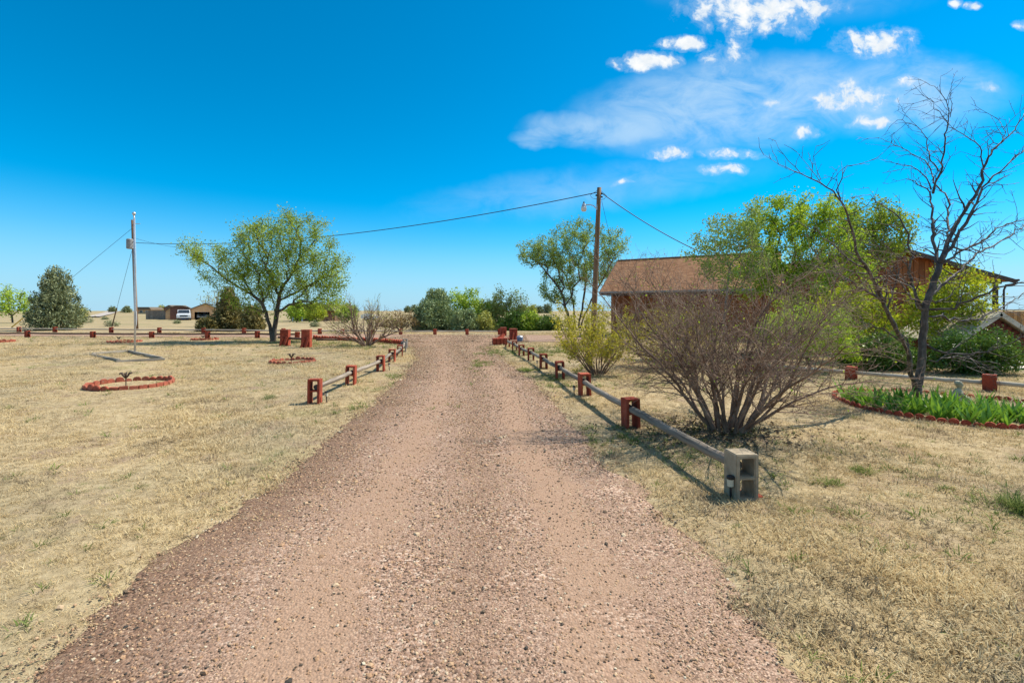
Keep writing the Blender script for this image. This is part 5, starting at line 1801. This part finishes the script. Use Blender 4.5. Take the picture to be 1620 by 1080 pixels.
ww = hw_obj('wall', mb.mesh('wing_wall'), M['cedar'], pk, WY)
for k in range(32):
    x0 = WX0 + 0.55 + k * 0.305
    if x0 > wr - .1: break
    top = ez + (rz_ - ez) * (1 - abs(x0 - pk) / 6.6) - 0.16
    mbv = MB(); mbv.box((0, 0, top / 2), (0.28, 0.05, top))
    obj('board', mbv.mesh('wing_board', 0.004), M['cedar'], ww, (x0 - pk, 0.03, 0))
for px_ in (26.3,):
    mb = MB(); mb.box((0, 0, 1.6), (0.18, 0.18, 3.2)); hw_obj('porch_post', mb.mesh('porch_post', 0.01), M['fascia'], px_, WY - .2)
mb = MB(); mb.box((0, 0, 0), (2.2, 0.12, 0.2)); hw_obj('porch_beam', mb.mesh('porch_beam'), M['fascia'], 25.5, WY - .2, ez - .12)
mb = MB(); mb.box((0, 0, 0.75), (1.3, 0.05, 1.5)); hw_obj('porch_panel', mb.mesh('porch_panel', 0.01), M['white'], 25.35, WY + 3.4, 1.5)

# ------------------------------------------------------------------ little red shed and slat fence at the right edge
sx, sy = 13.75, 13.4
shed = thing('small_shed', 'small dark red shed with pale gable roof at the right edge', 'shed', (sx, sy, 0))
hwid, pz, ezs, dep = 1.25, 1.50, 0.68, 2.2
mb = MB(); mb.prism([(-hwid + .15, 0), (hwid - .15, 0), (hwid - .15, ezs + .03), (0, pz - .10), (-hwid + .15, ezs + .03)], 0.12, dep)
wl2 = obj('wall', mb.mesh('shed_wall'), M['dark_red_wood'], shed)
for k in range(14):
    x0 = -hwid + 0.24 + k * 0.155
    top = pz - .12 - abs(x0) / hwid * (pz - ezs) - .03
    mbv = MB(); mbv.box((0, 0, top / 2), (0.145, 0.03, top)); obj('board', mbv.mesh('shed_board', 0.004), M['dark_red_wood'], wl2, (x0, 0.10, 0))
an = math.atan2(pz - ezs, hwid)
for sg in (-1, 1):
    mbv = MB(); mbv.box((0, dep / 2, 0), (hwid / math.cos(an), dep + .1, 0.03), np.array(Matrix.Rotation(sg * an, 3, 'Y')))
    for k in range(10):
        mbv.box((0, -0.0 + k * dep / 9.5, 0.022), (hwid / math.cos(an), 0.03, 0.02), np.array(Matrix.Rotation(sg * an, 3, 'Y')))
    obj('roof', mbv.mesh('shed_roof'), M['shed_roof'], shed, (sg * hwid / 2, 0, (pz + ezs) / 2 + .02))
    mbv = MB(); mbv.box((0, 0, 0), (hwid / math.cos(an) + .04, 0.03, 0.13), np.array(Matrix.Rotation(sg * an, 3, 'Y')))
    obj('barge_board', mbv.mesh('shed_barge'), M['pale_trim'], shed, (sg * hwid / 2, -0.07, (pz + ezs) / 2 - .03))
mb = MB(); mb.box((0, -0.1, 0.03), (2.9, 1.0, 0.06)); tag(obj('concrete_slab', mb.mesh('slab', 0.01), M['pale_trim'], None, (sx + .3, sy - .3, 0)), 'pale slab in front of the small red shed', 'slab')
sf = thing('slat_fence', 'wooden slat fence with pale cap behind the small red shed', 'fence', (23.5, 20.5, 0))
sl = MB(); sl.box((0, 0, 0.76), (0.135, 0.02, 1.52)); sl = sl.mesh('fence_slat', 0.003); sl.materials.append(M['pine'])
for k in range(36):
    obj('slat', sl, None, sf, (-2.6 + k * 0.145, 0.002 * (k % 3), 0.02))
mb = MB(); mb.box((0, -0.02, 1.60), (5.4, 0.14, 0.05)); obj('cap_rail', mb.mesh('cap_rail', 0.005), M['pale_trim'], sf)
mb = MB(); mb.box((0, 0.04, 0.4), (5.3, 0.05, 0.09)); obj('back_rail', mb.mesh('back_rail'), M['pine'], sf)

# ------------------------------------------------------------------ utility poles, lamp, cables
pb = base_at(938, 26.0)
ptop = at(948, 297, 26.0)
pole = thing('utility_pole', 'brown wooden utility pole carrying a street lamp', 'utility pole', pb)
Lp = ptop - pb
mb = MB(); mb.tube([Lp * f for f in np.linspace(-0.02, 1, 9)], np.linspace(0.165, 0.115, 9), 14)
obj('pole', mb.mesh('pole', smooth=False), M['pole_wood'], pole)
for p_ in bpy.data.meshes['pole'].polygons: p_.use_smooth = len(p_.vertices) == 4
a0 = Lp * 0.868
mb = MB(); mb.tube([a0 + (-0.10, -.1, -.1), a0 + (-.28, -.12, 0.08), a0 + (-.5, -.14, .14), a0 + (-.72, -.15, .12)], 0.028, 8)
mb.box(a0 + (-.11, -.08, 0), (.06, .1, .3))
obj('lamp_arm', mb.mesh('lamp_arm', smooth=False), M['galv'], pole)
lm_ = MB(); lm_.lathe([(0.06, 0.12), (0.10, 0.06), (0.115, 0.0), (0.13, -0.05), (0.135, -0.08)], 16, tuple(a0 + (-.82, -.15, .08)))
lh = obj('lamp_head', lm_.mesh('lamp_head', smooth=True), M['galv'], pole)
lm_ = MB(); lm_.lathe([(0.135, -0.08), (0.155, -0.12), (0.15, -0.22), (0.12, -0.30), (0.09, -0.31)], 16, tuple(a0 + (-.82, -.15, .08)))
obj('lamp_glass', lm_.mesh('lamp_glass', smooth=True), M['lamp_glass'], pole)
lm_ = MB(); lm_.lathe([(0.045, 0.12), (0.045, 0.2), (0.02, 0.215)], 10, tuple(a0 + (-.82, -.15, .08)))
obj('photocell', lm_.mesh('photocell'), M['black'], pole)
mb = MB()
for k in range(3):
    mb.lathe([(0.03, 0), (0.05, .02), (0.05, .07), (0.03, .09)], 10, tuple(Lp * (0.955 - .012 * k) + (-.15 if k % 2 else .15, -.05 * k, 0)))
obj('insulators', mb.mesh('insulators'), M['black'], pole)

q = gp(216, 520)
p2 = np.array((q[0], q[1], 0.0))
p2t = at(209.5, 348, 41.5)
pole2 = thing('utility_pole', 'distant utility pole with transformer behind the flagpole', 'utility pole', p2)
L2 = p2t - p2
mb = MB(); mb.tube([L2 * f for f in np.linspace(-0.02, 1, 7)], np.linspace(0.14, 0.10, 7), 12)
obj('pole', mb.mesh('far_pole', smooth=True), M['pole_wood'], pole2)
tcn_ = at(205.5, 386, 41.3) - p2
mb = MB(); mb.lathe([(0.22, -.42), (0.26, -.38), (0.26, .38), (0.22, .44), (0.08, .46)], 16, tuple(tcn_))
obj('transformer', mb.mesh('transformer'), M['gutter'], pole2)
mb = MB(); mb.tube([tcn_ + (.1, 0, .2), tcn_ + (.35, 0, .2)], 0.04, 6); mb.tube([L2 * .965 + (0, 0, 0), L2 * .965 + (.75, -.1, -.02)], 0.025, 6)
obj('bracket', mb.mesh('pole_bracket'), M['galv'], pole2)


def cable(label, A, B, sag, r=0.016, n=40, mat='wire', group=None, name='overhead_cable'):
    A, B = np.asarray(A, float), np.asarray(B, float)
    t_ = np.linspace(0, 1, n)[:, None]
    P_ = A + (B - A) * t_
    P_[:, 2] -= (4 * sag * t_ * (1 - t_))[:, 0]
    mb = MB(); mb.tube(P_ - A, r, 6)
    return tag(obj(name, mb.mesh(name, smooth=True), M[mat], None, A), label, 'cable', group)


ta = at(947, 304, 25.95)
cable('black service cable sagging from distant pole to the lamp pole', at(214, 384, 41.4), ta, 1.02, 0.024, 60)
cable('thin wire from the distant pole toward the leafy elm', at(214, 377, 41.4), at(330, 396, 38), 0.2, 0.011)
cable('black service cable from the lamp pole down to the house', at(950, 304, 26.0), at(1195, 432, 24.5), 0.45, 0.024)
cable('thin drop wire slanting from the lamp pole behind the house roof', at(952, 318, 26.0), at(975, 412, 31), 0.1, 0.010)
mb = MB(); mb.tube([Lp * .985 + (-.05, 0, 0), Lp * .955 + (-.5, -.05, -.05), Lp * .93 + (-.35, -.02, 0), Lp * .925 + (-.12, 0, 0)], 0.012, 6)
mb.tube([Lp * .985 + (.05, 0, 0), Lp * .95 + (.42, -.05, -.05), Lp * .925 + (.3, -.02, 0), Lp * .92 + (.12, 0, 0)], 0.012, 6)
obj('service_loops', mb.mesh('service_loops', smooth=True), M['wire'], pole)


def guy(label, top, bot, frac, guard, r=0.05):
    top, bot = np.asarray(top, float), np.asarray(bot, float)
    t = thing('guy_wire', label, 'guy wire', bot)
    mb = MB(); mb.tube([(0, 0, -.05), (top - bot) * .5, top - bot], 0.013, 6); obj('wire', mb.mesh('guy_wire'), M['wire'], t)
    mb = MB(); mb.tube([(top - bot) * 0.0, (top - bot) * frac], r, 8); obj('guard', mb.mesh('guy_guard'), M[guard], t)


gq = gp(18, 518); guy('guy wire with bright yellow guard left of the rounded juniper', at(208, 362, 41.5), (gq[0], gq[1], 0), 0.19, 'yellow')
gq = gp(177, 517); guy('guy wire with dark brown guard beside the flagpole', at(208.5, 397, 41.5), (gq[0], gq[1], 0), 0.27, 'rail_brown')


# ------------------------------------------------------------------ far buildings, vehicles and scrub
def windows(parent, rects, y, glassmat='glass'):
    for (x0, z0, x1, z1) in rects:
        mb = MB(); mb.box(((x0 + x1) / 2, y, (z0 + z1) / 2), (x1 - x0, 0.06, z1 - z0)); f_ = obj('window', mb.mesh('window'), M['white'], parent)
        mb = MB(); mb.box(((x0 + x1) / 2, y - 0.02, (z0 + z1) / 2), (x1 - x0 - .14, 0.06, z1 - z0 - .14)); obj('pane', mb.mesh('pane'), M[glassmat], f_)


Yg = 84.0
zg = hz(-58, Yg)
s = Yg / F
x0 = (266 - CX) * s; x1 = (301 - CX) * s
w_ = x1 - x0
zt = EYE - (484 - HY) * s - zg
gb = thing('barn_shed', 'tan shed with rounded barn roof behind a parked van', 'shed', ((x0 + x1) / 2, Yg, zg), R(32))
prof = [(-w_ / 2, 0), (w_ / 2, 0), (w_ / 2, zt * .62), (w_ * .36, zt * .84), (w_ * .12, zt * .97), (-w_ * .12, zt * .97), (-w_ * .36, zt * .84), (-w_ / 2, zt * .62)]
mb = MB(); mb.prism(prof, 0, 6); obj('wall', mb.mesh('barn_wall'), M['tan_siding'], gb)
top = [(w_ * .53, zt * .60), (w_ * .53, zt * .66), (w_ * .38, zt * .89), (w_ * .12, zt * 1.03), (-w_ * .12, zt * 1.03), (-w_ * .38, zt * .89), (-w_ * .53, zt * .66), (-w_ * .53, zt * .60), (-w_ * .37, zt * .845), (-w_ * .12, zt * .975), (w_ * .12, zt * .975), (w_ * .37, zt * .845)]
mb = MB(); mb.prism(top, -.35, 6.3); obj('roof', mb.mesh('barn_roof'), M['far_roof'], gb)
mb = MB(); mb.box((-0.0, -.03, 1.15), (2.6, .08, 2.3)); obj('door', mb.mesh('barn_door'), M['brick_wall'], gb)

x0 = (303 - CX) * s; x1 = (345 - CX) * s
w_ = x1 - x0
gar = thing('garage', 'tan garage with dark open bay beyond the left lane', 'garage', ((x0 + x1) / 2, Yg, zg), R(32))
ze, zp = EYE - (490 - HY) * s - zg, EYE - (481 - HY) * s - zg
mb = MB()
op0, op1, oz = (310.5 - CX) * s - (x0 + x1) / 2, (330.5 - CX) * s - (x0 + x1) / 2, EYE - (493.5 - HY) * s - zg
mb.box(((-w_ / 2 + op0) / 2, .1, ze / 2), (op0 + w_ / 2, .2, ze)); mb.box(((w_ / 2 + op1) / 2, .1, ze / 2), (w_ / 2 - op1, .2, ze))
mb.prism([(op0, oz), (op1, oz), (op1, ze), (op0, ze)], 0, .2)
mb.prism([(-w_ / 2, ze), (w_ / 2, ze), (0, zp)], 0, .2)
mb.box((-w_ / 2 + .1, 3.2, ze / 2), (.2, 6, ze)); mb.box((w_ / 2 - .1, 3.2, ze / 2), (.2, 6, ze)); mb.box((0, 6.2, ze / 2), (w_, .2, ze))
obj('wall', mb.mesh('garage_wall'), M['tan_siding'], gar)
mb = MB(); mb.prism([(-w_ / 2 - .4, ze - .22), (0, zp), (w_ / 2 + .4, ze - .22), (w_ / 2 + .4, ze - .05), (0, zp + .18), (-w_ / 2 - .4, ze - .05)], -.4, 6.5); obj('roof', mb.mesh('garage_roof'), M['far_roof'], gar)
mb = MB(); mb.box((0, 6.0, oz / 2), (w_ - .5, .1, oz)); obj('back_panel', mb.mesh('garage_back'), M['dark_inside'], gar)


def car(name, label, cat, loc, rz, paint, L=4.6, W=1.8, Hh=1.5, van=False):
    t = thing(name, label, cat, loc, rz)
    if van:
        prof = [(-L / 2, .35), (L / 2 - .1, .35), (L / 2, .55), (L / 2 - .05, 1.0), (L / 2 - .9, 1.12), (L / 2 - 1.5, Hh), (-L / 2 + .1, Hh), (-L / 2, 1.0)]
    else:
        prof = [(-L / 2, .35), (L / 2 - .1, .35), (L / 2, .55), (L / 2 - .1, .8), (L / 2 - 1.2, .95), (L / 2 - 1.9, Hh - .04), (-L / 2 + 1.1, Hh), (-L / 2 + .3, 1.0), (-L / 2, .9)]
    mb = MB(); mb.prism(prof, -W / 2, W / 2)
    me = mb.mesh('car_body', 0.0)
    for v_ in me.vertices:
        if v_.co.z > 1.1: v_.co.y *= 0.86
    obj('body', me, M[paint], t)
    xa, za_, xb, zb_ = (L / 2 - .93, 1.16, L / 2 - 1.45, Hh - .06) if van else (L / 2 - 1.25, 1.0, L / 2 - 1.85, Hh - .1)
    mb = MB(); o_ = 0.02
    mb.add([(xa + o_, -W * .42, za_ + o_), (xa + o_, W * .42, za_ + o_), (xb + o_, W * .38, zb_ + o_), (xb + o_, -W * .38, zb_ + o_)], [(0, 1, 2, 3)])
    obj('windshield', mb.mesh('windshield'), M['glass'], t)
    mb = MB(); mb.box((L / 2 - .01, 0, .72), (.05, W * .55, .2)); obj('grille', mb.mesh('grille'), M['black'], t)
    mb = MB(); mb.box((L / 2, 0, .45), (.12, W * .98, .14)); obj('bumper', mb.mesh('bumper', .02), M['galv'], t)
    for sg in (-1, 1):
        mb = MB(); mb.box((L / 2 - .02, sg * W * .38, .74), (.06, .26, .16)); obj('headlight', mb.mesh('headlight', .02), M['lamp_glass'], t)
        for xx in (L / 2 - .85, -L / 2 + .85):
            mb = MB(); mb.tube([(xx, sg * (W / 2 - .2), .32), (xx, sg * (W / 2 + .02), .32)], .32, 16); wh = obj('wheel', mb.mesh('tyre'), M['tyre'], t)
            mb = MB(); mb.tube([(xx, sg * (W / 2), .32), (xx, sg * (W / 2 + .035), .32)], .19, 12); obj('rim', mb.mesh('rim'), M['galv'], wh)
    return t


p = ((291 - CX) * s * .955, Yg * .955, hz(-56, Yg * .955)); car('parked_van', 'white van parked nose out before the rounded barn shed', 'van', p, R(-56), 'car_white', 4.8, 1.95, 1.75, True)
p = ((320.5 - CX) * s * 1.03, Yg * 1.03, zg); car('parked_car', 'silver car inside the open garage bay', 'car', p, R(-58), 'car_silver', 4.0, 1.7, 1.35)
mb = MB(); mb.prism([(-.6, 0), (.6, 0), (.55, 1.0), (.2, 1.15), (-.4, 1.05)], 0, 1.2)
tag(obj('tarp_pile', mb.mesh('tarp_pile', .06, segs=2), M['blue'], None, ((300.5 - CX) * s, Yg - 1.5, hz(-57, Yg - 1.5))), 'blue tarp covered pile between van and garage', 'tarp')
bf = thing('board_fence', 'weathered grey board fence left of the barn shed', 'fence', ((242 - CX) * s, Yg + 2, hz(-64, Yg + 2)))
bmx = MB(); bmx.box((0, 0, .8), (.4, .04, 1.6)); bmx = bmx.mesh('fence_board'); bmx.materials.append(M['dry_fence'])
for k in range(13): obj('board', bmx, None, bf, (-2.6 + k * .42, 0, 0))
Yh = 190.0; s2 = Yh / F
fh = thing('far_house', 'low distant house with grey roof on the left horizon', 'house', ((228 - CX) * s2, Yh, hz((228 - CX) * s2, Yh)))
mb = MB(); mb.box((0, 3, .9), (5.6, 6, 1.8)); obj('wall', mb.mesh('far_wall'), M['tan_siding'], fh)
mb = MB(); mb.prism([(-3.2, 1.7), (3.2, 1.7), (2.3, 2.75), (-2.3, 2.75)], -.5, 6.5); obj('roof', mb.mesh('far_house_roof'), M['far_roof'], fh)
windows(fh, [(-1.8, .5, -.6, 1.4), (.6, .5, 1.8, 1.4)], -.02)
Yh = 130.0; s2 = Yh / F
fh = thing('far_barn', 'dark red far barn just left of the rounded shed roof', 'barn', ((268 - CX) * s2, Yh, hz((268 - CX) * s2, Yh)))
mb = MB(); mb.box((0, 3, 1.1), (3.2, 6, 2.2)); obj('wall', mb.mesh('barn2_wall'), M['brick_wall'], fh)
mb = MB(); mb.prism([(-1.9, 2.15), (1.9, 2.15), (0, 3.0)], -.3, 6.3); obj('roof', mb.mesh('barn2_roof'), M['far_roof'], fh)
# brick house seen under the elm
Yh = 74.0; s2 = Yh / F
bx = (495 - CX) * s2; bz = hz(bx, Yh)
bh = thing('brick_house', 'low brick house with pale porch column seen under the elm', 'house', (bx, Yh, bz))
zt = EYE - (491 - HY) * s2 - bz
mb = MB(); mb.box((0, 4, zt / 2), (6.8, 8, zt)); obj('wall', mb.mesh('brick_wall'), M['brick_wall'], bh)
mb = MB(); mb.prism([(-3.9, zt - .1), (3.9, zt - .1), (2.6, zt + 1.0), (-2.6, zt + 1.0)], -1.3, 8.6); rf = obj('roof', mb.mesh('brick_roof'), M['far_roof'], bh)
mb = MB(); mb.box((2.5, -.2, 1.3), (.9, .7, 2.7)); obj('chimney', mb.mesh('brick_chimney'), M['brick_wall'], bh)
for cx_ in (-2.6, -1.2):
    mb = MB(); mb.lathe([(.12, 0), (.12, zt - .15)], 10, (cx_, -1.1, 0)); obj('column', mb.mesh('porch_column'), M['white'], bh)
windows(bh, [(-.6, .7, .6, 1.7), (1.0, .7, 1.8, 1.7)], -.03)
mb = MB(); mb.box((-2.0, -.02, 1.0), (.9, .06, 2.0)); obj('door', mb.mesh('house_door'), M['dark_inside'], bh)
Yv = 78.0; p = ((585 - CX) * Yv / F, Yv, hz(-23, Yv)); car('parked_car', 'white car glimpsed through the leafless left shrub', 'car', p, R(8), 'car_white', 2.6, 1.8, 1.2)

# distant trees
far = [(20, 62, 449, 26, 'elm_bright', 'bright green tree at the far left edge behind the juniper'), (470, 66, 474, 16, 'elm_bright', 'small green tree beside the brick house porch'),
       (548, 62, 480, 14, 'elm_grey', 'small greyish tree right of the brick house'), (500, 64, 478, 15, 'lime', 'lime green tree in front of the brick house'), (120, 70, 484, 14, 'olive', 'low olive bush right of the far left juniper')]
for k, (px, Y, tp, hw, lf, lab) in enumerate(far):
    bs = base_at(px, Y)
    bot = HY + (EYE - bs[2]) * F / Y
    cy_ = tp + (bot - tp) * .42
    plant('small_tree', lab, 'tree', bs, [lobe(px, cy_, Y, hw, (bot - tp) * .40), lobe(px - hw * .4, cy_ + 5, Y, hw * .7, (bot - tp) * .28), lobe(px + hw * .4, cy_ + 3, Y, hw * .7, (bot - tp) * .3)], 70, 2200, 0.24, M[lf], M['bark'], (), 0.02, .25, 300 + k, .28, step=.7)
hzn = [(178, 230, 4.5, 'left one of two dark bushes on the left horizon'), (200, 225, 5.5, 'right one of two dark bushes on the left horizon'), (255, 240, 6, 'pale scrub bush on the horizon above the grey fence'),
       (645, 260, 6, 'small dark tree on the horizon left of the central thicket'), (655, 250, 7, 'second small dark tree on the horizon by the central thicket'), (842, 200, 6.5, 'dark tree on the horizon right of the olive tree'), (853, 210, 6, 'middle dark tree on the right horizon'),
       (866, 205, 7, 'dark tree on the horizon nearest the tall elm'), (828, 220, 7, 'dark horizon tree half hidden by the olive tree'), (560, 230, 6, 'dark tree on the horizon above the leafless shrub'), (775, 260, 7, 'horizon tree behind the central thicket')]
for k, (px, Y, h_, lab) in enumerate(hzn):
    juniper('horizon_tree', lab, px, Y, HY - (hz((px - CX) / F * Y, Y) - EYE + h_ * .55) * F / Y, h_ * 0.42 * F / Y, M['olive'] if k % 3 == 2 else M['juniper'], 400 + k, 420, 0.75, 5, group='dark trees on the horizon', cone=.5)
# low sage clumps on the field beyond the far fence
sg_p = []
for k, (px, py, w_, lab) in enumerate([(137, 511, 9, 'round sage clump on the field left of the pole guy'), (178, 516, 10, 'sage clump at the foot of the brown guy guard'), (499, 517, 8, 'sage clump on the field between pillars and brick house'), (165, 506, 5, 'tiny sage clump on the far left field'), (280, 512, 5, 'tiny sage clump below the parked van'), (345, 524, 7, 'small sage clump by the far fence')]):
    x, y = gp(px, py)
    bs = np.array((x, y, hz(x, y)))
    W_ = w_ / F * y
    plant('sage_clump', lab, 'shrub', bs, [(x, y, bs[2] + W_ * .45, W_, W_, W_ * .55)], 60, 700, 0.1, M['juniper'], M['twig_grey'], (), .006, .2, 500 + k, .1, group='sage clumps on the field', tname='stems')
